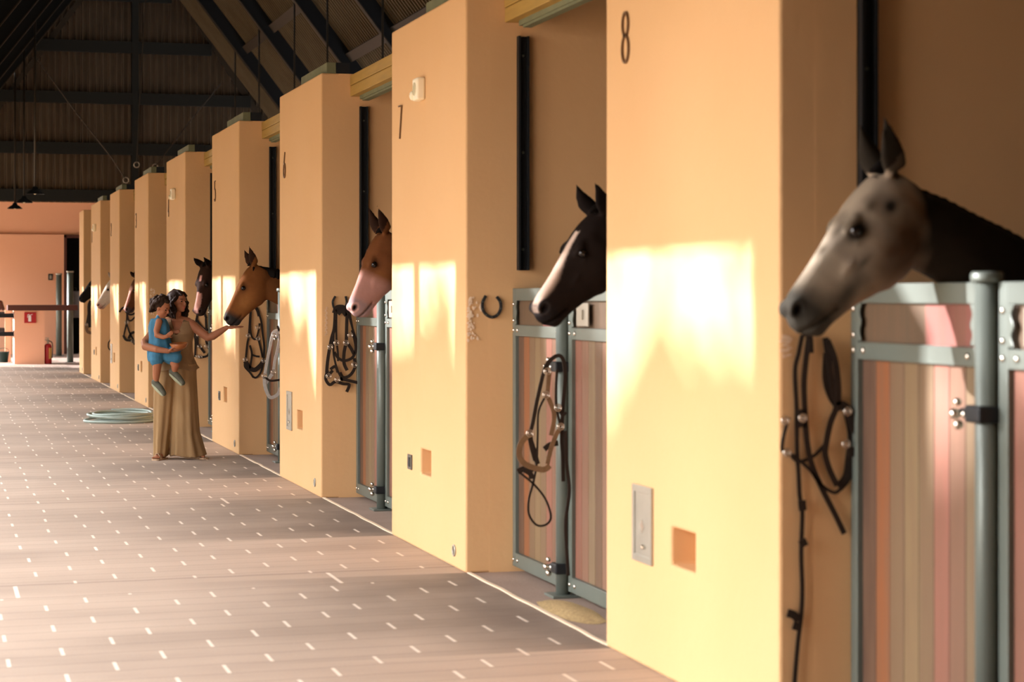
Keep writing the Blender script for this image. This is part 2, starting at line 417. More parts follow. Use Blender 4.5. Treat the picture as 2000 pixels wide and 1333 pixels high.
# gable
def gl(px, py): return atY(px, py, YW)
RC, LC = 17.9, 4.71                   # underside of the rafters: Z = RC - 1.3 X and Z = LC + 1.3 X
XR = (RC - LC) / 2.6; ZR = RC - 1.3 * XR
def zroof(X): return min(RC - 1.3 * X, LC + 1.3 * X)
ga = MB()
pitch = .185; x = -1.6; prof = []
while x < 10.6:
    for dx, dy in ((0, -.09), (.012, -.09), (.135, 0), (.150, 0)): prof.append((x + dx, dy))
    x += pitch
vs = []; fs = []
for i, (px_, dy) in enumerate(prof):
    vs += [(px_, YW - .02 + dy, GZ), (px_, YW - .02 + dy, max(GZ + .01, zroof(px_) + .64))]
    if i: fs.append((2 * i - 2, 2 * i, 2 * i + 1, 2 * i - 1))
ga.add(vs, fs)
struct('wall_gable', ga, 'gable_sheet', 'dark corrugated metal cladding of the gable')
gi = MB()
for pz in (4.30, 5.60, 7.0, 8.42, 9.85):
    hw = (ZR - pz) / 1.3 + .2
    gi.box(XR - hw, XR + hw, YW - .22, YW - .07, pz - .10, pz + .10)
    gi.box(XR - hw, XR + hw, YW - .22, YW - .20, pz + .10, pz + .22)
gi.box(XR + .22, XR + .40, YW - .24, YW - .07, GZ, ZR)
struct('beam_gable', gi, 'girt', 'horizontal girts and king post across the gable')
gt = MB()
a, b = gl(350, -2), gl(509, 246); w = gl(365, -2) - a
a2 = a + (a - b) * .6; b2 = b + (b - a) * .5
gt.prism([a2, a2 + w, b2 + w, b2], (0, -.12, 0))
gt2 = MB(); gt2.prism([a2 + w + Vector((0, .02, 0)), Vector((a2.x + 3, YW - .08, a2.z)), Vector((b2.x + 3, YW - .08, b2.z)), b2 + w + Vector((0, .02, 0))], (0, -.03, 0))  # dark panel added to fill the wedge, standing for the rafter web
a, b = gl(0, 197), gl(150, 0); w = gl(14, 197) - a
a2 = a + (a - b) * 1.2; b2 = b + (b - a) * .9
gt.prism([a2, a2 + w, b2 + w, b2], (0, -.12, 0))
struct('beam_rake', gt, 'roof_flange', 'sloping steel edge members of the gable')
struct('panel_gable', gt2, 'roof_steel', 'dark filler panel for the rafter web beside the gable slope')

# roof sheets with ribs running down the slope
def roof_sheet(sign, y0, y1):
    mb = MB(); vs = []; fs = []
    d = Vector((1 * sign, 0, -1.3)).normalized(); nrm = Vector((1.3 * sign, 0, 1)).normalized()
    top = Vector((XR, 0, ZR)) + nrm * .40; ln = 11.5 if sign > 0 else 9.7
    y = y0; i = 0
    while y < y1:
        for dy, h in ((0, 0), (.08, 0), (.10, .07), (.15, .07), (.17, 0)):
            a = top + nrm * (-h) - d * .32; b = top + nrm * (-h) + d * ln
            vs += [(a.x, y + dy, a.z), (b.x, y + dy, b.z)]
            if i: fs.append((2 * i - 2, 2 * i, 2 * i + 1, 2 * i - 1))
            i += 1
        y += .2
    mb.add(vs, fs); return mb
struct('ceiling', roof_sheet(1, -8, 60.5), 'sheet', 'ribbed metal roof slope above the stalls')
struct('ceiling_aisle', roof_sheet(-1, -8, 60.5), 'sheet', 'ribbed metal roof slope above the aisle')
def rafter(y):
    mb = MB(); fl_ = MB()
    for sgn in (1, -1):
        d = Vector((sgn, 0, -1.3)).normalized(); nrm = Vector((1.3 * sgn, 0, 1)).normalized(); top = Vector((XR, y, ZR))
        ln = 11.2 if sgn > 0 else 10.0
        a, b = top - d * .1, top + d * ln
        mb.prism([a, b, b + nrm * .38, a + nrm * .38], (0, .03, 0))
        for off in (0, .36):
            fl_.prism([a + nrm * off, b + nrm * off, b + nrm * (off + .022), a + nrm * (off + .022)], (0, .10, 0))
            fl_.prism([a + nrm * off, b + nrm * off, b + nrm * (off + .022), a + nrm * (off + .022)], (0, -.07, 0))
    return mb, fl_
rm, rf = rafter(0)
rafters = []
for i, y in enumerate((54.2, 49.8, 44.9, 40.3, 35.7, 31.1, 26.5, 21.9, 17.3, 12.7, 8.1, 3.5, -1.1, -5.7)):
    if i == 0:
        o = obj('roof_rafter', rm, 'roof_steel'); e = obj('flange', rf, 'roof_flange', o); o.location = (0, y, 0); ro = o
    else:
        o = dup(ro); o.location = (0, y, 0)
    o['kind'] = 'structure'; o['label'] = 'dark steel rafter of the roof'
    rafters.append(o)
def purlin(X, y0, y1, sgn=1):
    mb = MB(); C_ = RC if sgn > 0 else LC
    d = Vector((sgn, 0, -1.3)).normalized(); nrm = Vector((1.3 * sgn, 0, 1)).normalized()
    p = Vector((X, y0, zroof(X))) + nrm * .2
    mb.prism([p, p + d * .22, p + d * .22 + nrm * .13, p + nrm * .13], (0, y1 - y0, 0)); return mb
for X, a, b in ((7.62, 49.8, 54.2), (7.62, 44.9, 49.8), (8.55, 40.3, 44.9), (8.55, 35.7, 40.3), (8.55, 26.5, 35.7)):
    p = struct('roof_purlin', purlin(X, a + .1, b - .05), 'roof_flange', 'short steel purlin under the ribbed sheets')

# open side: columns, eave beam, thin posts, unseen hedge shaped to cut the low sun
xe = -1.0
eb = MB(); eb.box(xe - .2, xe, -8, 50, 3.46, 3.80)
struct('beam_eave', eb, 'plaster', 'long eave beam over the open side')
for k in range(-3, 11):
    y0 = 8.805 + 4.58 * k
    if y0 > 50 or y0 < 4: continue
    cm = MB(); cm.box(xe - .65, xe, y0, y0 + .365, 0, 3.46)
    struct('wall_left', cm, 'plaster', 'plastered column of the open aisle side', bevel=.01)
for y in (14.72, 23.9, 33.1):
    pm = MB(); pm.tube([(xe - .1, y + .08, 0), (xe - .1, y + .08, 3.46)], .075, 12)
    struct('wall_left_post', pm, 'steel', 'slim post of the open aisle side')
hg = MB(); vs = []; fs = []
ny = 150; hx = -15.5
for i in range(ny + 1):
    y = 12 + 44 * i / ny
    h = 8.95 + 1.0 * noise.noise(Vector((y * .45, 0, 3))) + .75 * noise.noise(Vector((y * 1.4, 5, 0))) + .4 * noise.noise(Vector((y * 4, 9, 0)))
    w = 1.3 + .5 * noise.noise(Vector((y * .7, 1, 8)))
    for q, (dx, z) in enumerate(((-w, 0), (-w * 1.1, h * .5), (-w * .8, h * .85), (-w * .2, h), (w * .5, h * .93), (w, h * .6), (w * 1.05, 0))):
        nn = noise.noise_vector(Vector((y * 1.7, q * 2.3, 4))) * .45 if z else Vector()
        vs.append((hx + dx + nn.x, y, max(0, z + (nn.z if q != 3 else 0)) - (.05 if not z else 0)))
    if i:
        for q in range(6): a = (i - 1) * 7 + q; fs.append((a, a + 1, a + 8, a + 7))
rnd = random.Random(77)
for i in range(5200):  # loose leaves added to soften the edge of the hedge's shadow
    y = rnd.uniform(12, 56); k = .5 + .5 * noise.noise(Vector((y * .5, 2, 6)))
    z = 8.75 + abs(rnd.gauss(0, 1)) * (.35 + .8 * k); x = hx + rnd.uniform(-1.2, 1.2); r = .05 + .08 * rnd.random()
    n_ = noise.noise_vector(Vector((i * .37, i * .11, 2))).normalized(); u_ = n_.orthogonal().normalized() * r; w_ = n_.cross(u_).normalized() * r * .7
    c_ = Vector((x, y, z)); q_ = len(vs); vs += [c_ - u_, c_ + w_, c_ + u_, c_ - w_]; fs.append((q_, q_ + 1, q_ + 2, q_ + 3))
hg.add(vs, fs); o = obj('hedge', hg, 'hedge', smooth=True); tag(o, 'tall unseen hedge shaped to shade the low sun, beyond the open side of the barn', 'hedge', kind='stuff')

# ================================================================= timber heads over the openings
for n in range(1, 9):
    ya, yb = FAR[n + 1], NEAR[n]
    root = thing('lintel_beam', (3.17, (ya + yb) / 2, 3.17), 'ochre timber beam spanning the opening beside the pillar numbered %s' % NW[n], 'beam', 'timber beams over the stall openings')
    b = MB(); b.box(3.17, 3.36, ya, yb, 3.255, 3.335); b.box(3.173, 3.36, ya, yb, 3.17, 3.251)
    o1 = obj('timber', b, 'timber', bevel=.004)
    b = MB(); b.box(3.23, 3.30, ya + .02, yb - .1, 3.14, 3.17); b.box(3.24, 3.29, ya + .05, yb - .15, 3.125, 3.14); o2 = obj('light_channel', b, 'plate')
    local(root, o1, o2)
for n in range(0, 9):
    if n == 0: continue
    root = thing('wall_plate', (3.05, NEAR[n] + .6, PH), 'green-grey timber plate with a black steel box on top of pillar %s' % NW[n], 'plate', 'timber plates on the pillars')
    b = MB(); b.box(2.985, 3.06, NEAR[n] + .0, NEAR[n] + 1.18, PH, PH + .085); o1 = obj('timber', b, 'plate', bevel=.003)
    b = MB(); b.box(3.062, 3.17, NEAR[n] + .0, NEAR[n] + .20, PH, PH + .085); o2 = obj('steel_box', b, 'dark_steel')
    local(root, o1, o2)

# ================================================================= black guide rails on the partitions
for n in range(0, 9):
    y = NEAR[n]
    root = thing('guide_rail', (3.275, y, 1.74), 'black steel guide rail fixed upright on the partition beside pillar %s' % NW[n] if n else 'black steel guide rail beside the unnumbered pillar', 'guide rail', 'black guide rails above the stall doors')
    b = MB(); b.box(3.245, 3.31, y - .012, y, 1.74, 3.09); b.box(3.245, 3.257, y - .045, y, 1.74, 3.09); b.box(3.298, 3.31, y - .045, y, 1.74, 3.09)
    o1 = obj('channel', b, 'dark_steel')
    local(root, o1)
    for z in (1.86, 2.42, 2.98):
        b = MB(); b.ball((3.28, y - .014, z), (.008, .005, .008), 8); local(root, obj('screw', b, 'steel', smooth=True))

# ================================================================= stall doors
PAL = [tuple(v * .46 for v in c) for c in [(.16, .08, .045), (.50, .17, .055), (.36, .22, .11), (.42, .28, .13), (.38, .24, .12), (.52, .20, .13), (.44, .22, .13), (.40, .27, .14), (.30, .17, .09), (.47, .25, .15), (.34, .22, .12), (.50, .22, .13)]]
def door_leaf(w, seed, latch=False):
    """leaf in the plane x = 0, from y = -w to y = 0, its outside towards -x"""
    rnd = random.Random(seed)
    fr = MB(); s = .055
    fr.box(-.02, .03, -w + s, -s, 1.565, 1.635); fr.box(-.02, .03, -w + s, -s, 1.362, 1.425); fr.box(-.02, .03, -w + s, -s, .035, .115)
    fr.box(-.02, .03, -s, 0, .035, 1.635); fr.box(-.02, .03, -w, -w + s, .035, 1.635)
    # wavy gussets in the head panel
    for side in (0, 1):
        yb = -s if side == 0 else -w + s; sg = -1 if side == 0 else 1
        P = [Vector((-.024, yb, 1.43))]
        for i in range(13):
            z = 1.43 + .135 * i / 12; P.append(Vector((-.024, yb + sg * (.030 + .008 * math.cos(i * math.pi * 2 / 6)), z)))
        P.append(Vector((-.024, yb, 1.565)))
        fr.prism(P, (.006, 0, 0))
    pl = MB(); n = max(6, int(round((w - 2 * s) / .105))); pw = (w - 2 * s) / n
    for i in range(n):
        y1 = -s - i * pw; c = PAL[(i * 1 + seed) % len(PAL)] if seed else PAL[i % len(PAL)]
        k = .9 + .2 * rnd.random(); c = tuple(v * k for v in c)
        wv = pw * (.86 + .1 * rnd.random())
        pl.box(.0, .02, y1 - pw + .002, y1 - .002, .115, 1.362, c)
    hp = MB(); ym = -w * .55
    hp.box(.0, .02, ym, -s, 1.425, 1.565, (.10, .065, .035)); hp.box(.0, .02, -w + s, ym, 1.425, 1.565, (.26, .09, .07))  # brown and pink halves paint the sun's edge into the board colour
    bo = [(y, z) for y in (-.028, -w + .028) for z in (1.395, 1.45, 1.545, .075)] + [(y, z) for y in (-.11, -w + .11) for z in (1.395, .075)]
    return fr, pl, hp, bo
def build_leaf(w, seed):
    root = bpy.data.objects.new('stall_door', None); C.objects.link(root)
    fr, pl, hp, bo = door_leaf(w, seed)
    obj('frame', fr, 'steel', root, bevel=.004); obj('plank_panel', pl, 'board', root, bevel=.003); obj('head_panel', hp, 'board', root); 
    for y, z in bo: b = MB(); b.ball((-.022, y, z), (.008, .012, .012), 10); obj('bolt', b, 'chrome', root, smooth=True)
    return root
leafA = build_leaf(1.0, 0); leafB = build_leaf(1.36, 5)
lt = MB(); lt.box(-.03, -.02, -.34, -.16, 1.435, 1.555); lt.box(-.04, -.03, -.27, -.25, 1.47, 1.52)
obj('latch_plate', lt, 'cover', leafB, bevel=.003)
def build_post():
    root = bpy.data.objects.new('gate_post', None); C.objects.link(root)
    b = MB(); b.lathe([(.038, 0.012), (.038, 1.64)], seg=24); obj('tube', b, 'steel', root, smooth=True)
    b = MB(); b.lathe([(.0, 1.635), (.05, 1.635), (.052, 1.645), (.052, 1.66), (.046, 1.668), (0, 1.668)], seg=24, cap=False); obj('cap', b, 'steel', root, smooth=True)
    b = MB(); b.box(-.075, .075, -.07, .10, 0, .014); obj('base_plate', b, 'steel', root, bevel=.003)
    for z in (1.215, .15):
        b = MB(); b.box(-.055, .05, -.05, .05, z - .025, z + .03); b.box(-.05, .02, .03, .10, z - .012, z + .018)
        c = obj('clamp', b, 'dark_steel', root, bevel=.008)
        for dx, dy, dz, r in ((-.065, .09, .0, .019), (-.05, .10, .037, .014), (-.05, .095, -.035, .017), (-.045, .06, 0, .014)):
            b = MB(); b.ball((dx, dy, z + dz), r, 12); obj('bolt', b, 'chrome', c, smooth=True)
    return root
post = build_post()
first = True
for n in range(8, -1, -1):
    y = NEAR[n]; yp = y - 1.045
    nm = 'numbered %s' % NW[n] if n else 'at the far end without a number'
    A = leafA if first else dup(leafA); B = leafB if first else dup(leafB); Q = post if first else dup(post)
    A.location = (XD, y - .003, 0); B.location = (XD, yp - .045, 0); Q.location = (XD - .035, yp, 0)
    if abs(yp - .045 - 1.36 - FAR[n + 1]) > .02: B.scale = (1, (yp - .045 - FAR[n + 1] - .01) / 1.36, 1)
    tag(A, 'fixed plank panel in grey steel frame between post and the pillar ' + nm, 'stall door', 'fixed stall panels')
    tag(B, 'swinging plank stall door in grey steel frame, stall next to pillar ' + nm, 'stall door', 'swinging stall doors')
    tag(Q, 'capped grey steel gate post by the pillar ' + nm, 'post', 'gate posts of the stalls')
    first = False

# ================================================================= numbers, lamps, plates on the pillars
def ell(cx, cz, rx, rz, a0=0, a1=360, n=26): return [(cx + rx * math.cos(R(a0 + (a1 - a0) * i / n)), cz + rz * math.sin(R(a0 + (a1 - a0) * i / n))) for i in range(n + 1)]
DIG = {8: [ell(.5, .765, .38, .235), ell(.5, .27, .43, .27)],
       7: [[(.05, .97), (.95, .97), (.35, 0)]],
       6: [[(.75, 1.0), (.35, .62), (.12, .35)], ell(.5, .28, .42, .28)],
       5: [[(.88, .98), (.28, .98), (.2, .58)] + ell(.42, .30, .46, .30, 110, -140)],
       4: [[(.7, 0), (.7, 1.0), (.05, .28), (.98, .28)]],
       3: [ell(.42, .76, .38, .22, 150, -80) + ell(.42, .27, .46, .27, 80, -150)],
       2: [ell(.5, .72, .4, .27, 165, -30) + [(.1, .02), (.95, .02)]],
       1: [[(.25, .8), (.6, 1.0), (.6, 0)]]}
for n in range(1, 9):
    yc = FAR[n] - .29; zc = 2.62; H_, W_ = .22, .10
    mb = MB()
    for st_ in DIG[n]:
        P = [Vector((X0 - .006, yc - (u - .5) * W_, zc + v * H_)) for u, v in st_]
        mb.tube(P, 0, flat=(.010, .010, Vector((1, 0, 0))))
    o = obj('number_sign', mb, 'number', loc=(X0 - .006, yc, zc)); tag(o, 'dark metal numeral %s on the plastered pillar' % NW[n], 'number', 'stall numbers')
for n in (7, 4, 1):
    y = NEAR[n] + 1.07; z = 2.88
    root = thing('alarm_light', (X0, y, z), 'cream alarm light box with round lens on pillar %s' % NW[n], 'light', 'alarm lights on the pillars')
    b = MB(); b.box(-.055, 0, -.065, .065, -.07, .07); obj('housing', b, 'cream', root, bevel=.012)
    b = MB(); b.torus((-.056, 0, 0), .038, .004, (1, 0, 0)); b.tube([(-.054, 0, 0), (-.058, 0, 0)], .034, 20); obj('lens', b, 'lens', root)
    b = MB(); b.ball((-.055, .06, -.035), (.02, .02, .03), 12); obj('sounder', b, 'cream', root, smooth=True)
for n in range(1, 9):
    y = NEAR[n]
    if n % 2 == 0:
        yc = y + 1.48; zc = .61
        root = thing('cover_plate', (X0, yc, zc), 'brushed metal cover plate with a small knob low on pillar %s' % NW[n], 'cover', 'metal cover plates')
        b = MB(); b.box(-.012, 0, -.125, .125, -.165, -.135); b.box(-.012, 0, -.125, .125, .135, .165); b.box(-.012, 0, -.125, -.095, -.135, .135); b.box(-.012, 0, .095, .125, -.135, .135)
        obj('rim', b, 'cover', root, bevel=.002)
        b = MB(); b.box(-.006, 0, -.095, .095, -.135, .135); obj('lid', b, 'cover', root)
        b = MB(); b.ball((-.012, -.02, -.095), .011, 10); b.prism([(-.008, .005, .02), (-.008, -.02, -.01), (-.008, .005, -.04), (-.008, .03, -.01)], (.003, 0, 0)); obj('knob', b, 'chrome', root)
    else:
        yc = y + 1.42; zc = .53
        root = thing('wall_socket', (X0, yc, zc), 'small dark brown socket plate low on pillar %s' % NW[n], 'socket', 'dark sockets on the pillars')
        b = MB(); b.box(-.01, 0, -.055, .055, -.048, .048); obj('plate', b, 'socket', root, bevel=.003)
        b = MB(); b.box(-.013, -.01, -.03, .03, -.03, .03); obj('insert', b, 'dark_steel', root)
for n in range(0, 9):
    y = NEAR[n] + .26
    root = thing('floor_eyelet', (X0, y, .10), ('oval metal eyelet low on the front of pillar %s' % NW[n]) if n else 'oval metal eyelet low on the front of the unnumbered pillar', 'fitting', 'metal eyelets by the floor')
    b = MB(); b.torus((-.004, 0, 0), .03, .006, (1, 0, 0)); obj('ring', b, 'cover', root, smooth=True)
    b = MB(); b.tube([(-.003, 0, 0), (0, 0, 0)], .026, 16); obj('core', b, 'socket', root)

# worn plaster and scribble on the pillar sides
ch = MB(); rnd = random.Random(3)
for i in range(70):
    px = 913 + abs(rnd.gauss(0, 9)); py = 580 + rnd.random() ** .8 * 85
    c = atY(px, py, NEAR[7] - .002); r = .003 + .006 * rnd.random()
    P = [c + Vector((math.cos(k * 1.047) * r * (.5 + rnd.random()), -.00008 * i, math.sin(k * 1.047) * r * (.7 + 1.2 * rnd.random()))) for k in range(6)]
    ch.prism(P, (0, -.0015, 0))
c = atY(941, 601, NEAR[7] - .002); P = [c + Vector((math.cos(k * 1.047) * .018, 0, math.sin(k * 1.047) * .026)) for k in range(6)]; ch.prism(P, (0, -.0015, 0))
struct('trim_chips_1', ch, 'chalk', 'chipped pale plaster at the corner of pillar seven')
sc = MB(); px = 636; yy = 600
seq = []
for i in range(60):
    seq.append(atY(637 + 2.6 * math.sin(i * 1.9) + 1.2 * math.sin(i * .63), 600 + i * .95, NEAR[6] - .003))
sc.tube(seq, .0022, 4)
o = struct('trim_scribble_1', sc, 'chalk', 'pale handwritten scratches on the side of pillar six')
ch = MB(); rnd = random.Random(8)
for i in range(24):
    c = atY(1528 + rnd.random() * 14, 655 + rnd.random() * 45, NEAR[8] - .002); r = .003 + .004 * rnd.random()
    c.y -= .0001 * i; ch.prism([c + Vector((-r * 2, 0, r * .3)), c + Vector((r * 2, 0, r * .5)), c + Vector((r * 2, 0, -.2 * r)), c + Vector((-r * 2, 0, -.6 * r))], (0, -.0012, 0))
struct('trim_chips_2', ch, 'chalk', 'pale scratches on the side of pillar eight')
ch = MB(); rnd = random.Random(9)
for i in range(46):
    c = atY(294 + abs(rnd.gauss(0, 5)), 565 + rnd.random() * 50, NEAR[3] - .002); r = .008 + .02 * rnd.random()
    ch.prism([c + Vector((math.cos(k * 1.047) * r * .5 * (.4 + rnd.random()), -.0001 * i, math.sin(k * 1.047) * r * .6 * (.7 + rnd.random()))) for k in range(6)], (0, -.0015, 0))
struct('trim_chips_3', ch, 'chalk', 'chipped pale plaster at the corner of pillar three')
ch = MB(); rnd = random.Random(2)
gp = MB(); vs = [Vector((3.09, 9.66, .012))]; n_ = 26
ctr = atX(1115, 1192, 3.09); ctr.z = .0
vs = [(ctr.x, ctr.y, .022)]
for rr_, z_ in ((.5, .018), (1.0, .002)):
    for i in range(n_):
        a = 2 * math.pi * i / n_; k = rr_ * (1 + .18 * noise.noise(Vector((math.cos(a) * 2, math.sin(a) * 2, 1))))
        vs.append((ctr.x + math.cos(a) * .12 * k, ctr.y + math.sin(a) * .42 * k, z_))
fs = [(0, 1 + i, 1 + (i + 1) % n_) for i in range(n_)] + [(1 + i, 1 + n_ + i, 1 + n_ + (i + 1) % n_, 1 + (i + 1) % n_) for i in range(n_)]
gp.add(vs, fs); o = obj('spilled_grain', gp, 'grain', smooth=True, loc=(ctr.x, ctr.y, 0)); tag(o, 'thin heap of yellow spilled grain on the threshold between pillars seven and eight', 'grain', kind='stuff')

# ================================================================= HORSES
HA = [-.06, 0, .1, .2, .3, .4, .5, .6, .7, .8, .88, .94, .985, 1.02]
HT = [-.12, .0, .085, .10, .104, .10, .09, .082, .075, .072, .070, .058, .02, -.05]
HB = [-.22, -.28, -.36, -.395, -.41, -.41, -.385, -.325, -.278, -.245, -.225, -.215, -.19, -.13]
HW = [.10, .115, .15, .165, .168, .15, .128, .105, .092, .088, .093, .094, .078, .035]
HK = [0, 0, .05, .12, .14, .08, .0, -.06, -.08, -.08, -.05, 0, 0, 0]
def mixc(a, b, t):
    t = max(0, min(1, t)); return tuple(a[i] * (1 - t) + b[i] * t for i in range(3))
def g2(x, y, x0, y0, sx_, sy_): return math.exp(-((x - x0) / sx_) ** 2 - ((y - y0) / sy_) ** 2)
def make_horse(label, poll, phi, psi, coat, L=.61, vox=.013, neckdrop=0.0, roached=True, ears=((.25, .3), (.25, .3)), heading=180):
    """local frame: +x ahead of the horse, +y its left, the poll above the origin"""
    zp = poll.z; ph = R(phi); A = Vector((math.cos(ph), 0, -math.sin(ph))); B = Vector((math.sin(ph), 0, math.cos(ph))); Y = Vector((0, 1, 0))
    P0 = Vector((0, 0, zp)); piv = P0 - B * .16 * L
    Q = Matrix.Translation(piv) @ Matrix.Rotation(R(psi), 4, 'Z') @ Matrix.Translation(-piv); Qi = Q.inverted()
    def hp(a, b, c): return Q @ (P0 + A * (a * L) + B * (b * L) + Y * (c * L))
    def inv(p):
        d = (Qi @ p) - P0; return d.dot(A) / L, d.dot(B) / L, d.y / L
    mb = MB(); rs = []; n = 30
    for i in range(45):
        a = 1.02 * i / 44; t = interp(HA, HT, a); b = interp(HA, HB, a); w = interp(HA, HW, a); k = interp(HA, HK, a)
        m, h = (t + b) / 2, (t - b) / 2; ring = []
        for j in range(n):
            q = 2 * math.pi * j / n; cs, sn = math.cos(q), math.sin(q)
            c = w * (1 if sn > 0 else -1) * abs(sn) ** .78 * (1 + k * cs)
            bb = m + h * (1 if cs > 0 else -1) * abs(cs) ** .92
            # cheek, facial crest and temple
            c *= 1 + .10 * g2(a, bb, .40, -.20, .13, .10) - .16 * g2(a, bb, .62, -.02, .15, .07) - .10 * g2(a, bb, .22, -.02, .05, .05)
            ring.append(hp(a, bb, c))
        rs.append(ring)
    mb.rings(rs)
    for s in (1, -1):
        mt = (Matrix.Rotation(R(psi), 3, 'Z') @ Matrix((A, Y, B)).transposed().to_3x3())
        def el(a, b, c, ra, rc, rb): mb.ball(hp(a, b, c * s), (ra * L, rc * L, rb * L), 16, mtx=mt)
        el(.40, .050, .112, .075, .036, .036)      # brow
        el(.43, -.034, .108, .060, .030, .022)     # lower lid
        el(.945, .005, .066, .060, .038, .052)      # nostril wing
        el(.53, -.085, .092, .13, .022, .020)       # facial crest
        el(.94, -.095, .045, .07, .055, .055)       # upper lip
        # ear: a cupped leaf
        e = ears[0 if s > 0 else 1]
        base = Vector((.012, .012, .085 * s)); tip = base + Vector((-.30 * math.cos(e[1]) * .55 + e[0] * .3, .30 * .86, .05 * s))
        er = []
        for i in range(9):
            t = i / 8; cpt = base.lerp(tip, t) + Vector((0.02 * math.sin(math.pi * t), 0, .012 * s * math.sin(math.pi * t)))
            w = (.064 + .026 * math.sin(math.pi * min(1, t * 1.15) ** .8)) * (1 - t ** 2.6) + .006; th = .040 * (1 - t) + .009
            er.append([hp(cpt[0] + math.cos(q) * w * .80, cpt[1] + .3 * math.cos(q) * w, cpt[2] + math.sin(q) * th * s + (.02 * math.cos(q) ** 2 * s)) for q in [2 * math.pi * j / 12 for j in range(12)]])
        mb.rings(er)
    mt = (Matrix.Rotation(R(psi), 3, 'Z') @ Matrix((A, Y, B)).transposed().to_3x3())
    mb.ball(hp(.93, -.175, 0), (.065 * L, .055 * L, .050 * L), 16, mtx=mt)     # chin
    mb.ball(hp(.99, -.075, 0), (.045 * L, .07 * L, .075 * L), 16, mtx=mt)
    # neck, trunk
    D = neckdrop; hd = psi
    def rot(p, k): return Matrix.Translation(piv) @ Matrix.Rotation(R(hd * k), 4, 'Z') @ Matrix.Translation(-piv) @ p
    N_ = [((.0, -.012), (.03, -.22), .070, .8), ((-.07, -.050 - D * .3), (-.06, -.315), .085, .55), ((-.20, -.095 - D * .7), (-.175, -.37), .090, .25), ((-.42, -.20 - D), (-.40, -.56 - D), .10, 0), ((-.70, -.36 - D), (-.58, -.90), .14, 0),
          ((-1.0, -.46), (-.74, -1.12), .20, 0), ((-1.3, -.50), (-1.2, -1.20), .26, 0), ((-1.7, -.52), (-1.7, -1.20), .28, 0), ((-2.1, -.48), (-2.1, -1.08), .26, 0), ((-2.38, -.56), (-2.33, -1.0), .19, 0), ((-2.48, -.70), (-2.45, -.86), .05, 0)]
    wz = 1.55 - (zp - .50)                   # keep the withers at 1.5 m or so
    rs = []
    dense = []
    for i in range(len(N_) - 1):
        for k in range(4):
            t = k / 4; f = lambda u, v: u + (v - u) * t
            dense.append(((f(N_[i][0][0], N_[i + 1][0][0]), f(N_[i][0][1], N_[i + 1][0][1])), (f(N_[i][1][0], N_[i + 1][1][0]), f(N_[i][1][1], N_[i + 1][1][1])), f(N_[i][2], N_[i + 1][2]), f(N_[i][3], N_[i + 1][3])))
    dense.append(N_[-1])
    for (dx, dz), (vx, vz), w, k in dense:
        ring = []; fz = min(1, max(0, (-dx - .3) / .7)) * wz
        for j in range(24):
            q = 2 * math.pi * j / 24; cs, sn = math.cos(q), math.sin(q)
            p = Vector(((dx + vx) / 2 + (dx - vx) / 2 * cs, w * (abs(sn) ** .85) * (1 if sn > 0 else -1) * (1 - .25 * max(0, cs)), zp + fz + (dz + vz) / 2 + (dz - vz) / 2 * cs))
            ring.append(rot(p, k))
        rs.append(ring)
    mb.rings(rs)
    top = zp + wz
    for s in (1, -1):
        mb.limb([(-.92, .14 * s, top - .85), (-.90, .15 * s, top - 1.05), (-.92, .15 * s, .52), (-.92, .15 * s, .30), (-.92, .15 * s, .12), (-.89, .15 * s, .055)], [.13, .085, .048, .034, .035, .050])
        mb.limb([(-2.2, .15 * s, top - .75), (-2.12, .17 * s, top - .98), (-2.34, .17 * s, .58), (-2.28, .17 * s, .32), (-2.26, .17 * s, .12), (-2.22, .17 * s, .055)], [.18, .12, .055, .038, .036, .050])
    me = fused(mb, 'horse', vox, 3)
    inr = {}
    for v in me.vertices:
        a, b, c = inv(v.co)
        if a > .75 and b > -.28:
            d = g2(a, b + .0 * a, .955 - .25 * (b + .0), .002, .030, .026)
            if abs(c) > .03: v.co += (Q.to_3x3() @ Y) * (-(1 if c > 0 else -1) * d * .045 * L)
            dm = math.exp(-((b + .120 + .32 * (.97 - a)) / .014) ** 2) * (1 if .80 < a < 1.1 else 0)
            v.co -= (Q.to_3x3() @ Y) * ((1 if c > 0 else -1) * dm * .026 * L)
    def fn(p):
        a, b, c = inv(p)
        q_ = Qi @ p; sm = lambda v: max(0, min(1, v))
        # behind a line that runs from the poll down the back of the jaw
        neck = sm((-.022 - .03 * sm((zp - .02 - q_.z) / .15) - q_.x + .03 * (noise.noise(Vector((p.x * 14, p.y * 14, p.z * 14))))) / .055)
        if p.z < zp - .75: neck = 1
        return coat(a, b, c, neck, p)
    paint(me, fn)
    o = bpy.data.objects.new('horse', me); C.objects.link(o); me.materials.append(M['horse'])
    o.location = (poll.x, poll.y, 0); o.rotation_euler = (0, 0, R(heading)); tag(o, label, 'horse')
    for s in (1, -1):
        e = MB(); e.ball(hp(.425, .012, .122 * s), .038 * L, 18); obj('eye', e, 'eye', o, smooth=True)
    mn = MB(); rnd = random.Random(int(phi * 7 + psi))
    prev = None
    for i in range(26 if not roached else 22):
        t = i / 25
        xs = [q[0][0] for q in N_]; zs = [q[0][1] for q in N_]
        x = .02 - t * .85
        k = 0
        for q in range(len(N_) - 1):
            if N_[q][0][0] >= x >= N_[q + 1][0][0]:
                u = (x - N_[q][0][0]) / (N_[q + 1][0][0] - N_[q][0][0]); z = zs[q] + (zs[q + 1] - zs[q]) * u; k = N_[q][3] + (N_[q + 1][3] - N_[q][3]) * u; break
        else: z = .01; k = .9
        z += min(1, max(0, (-x - .3) / .7)) * wz
        c0 = rot(Vector((x, 0, zp + z - .012)), k)
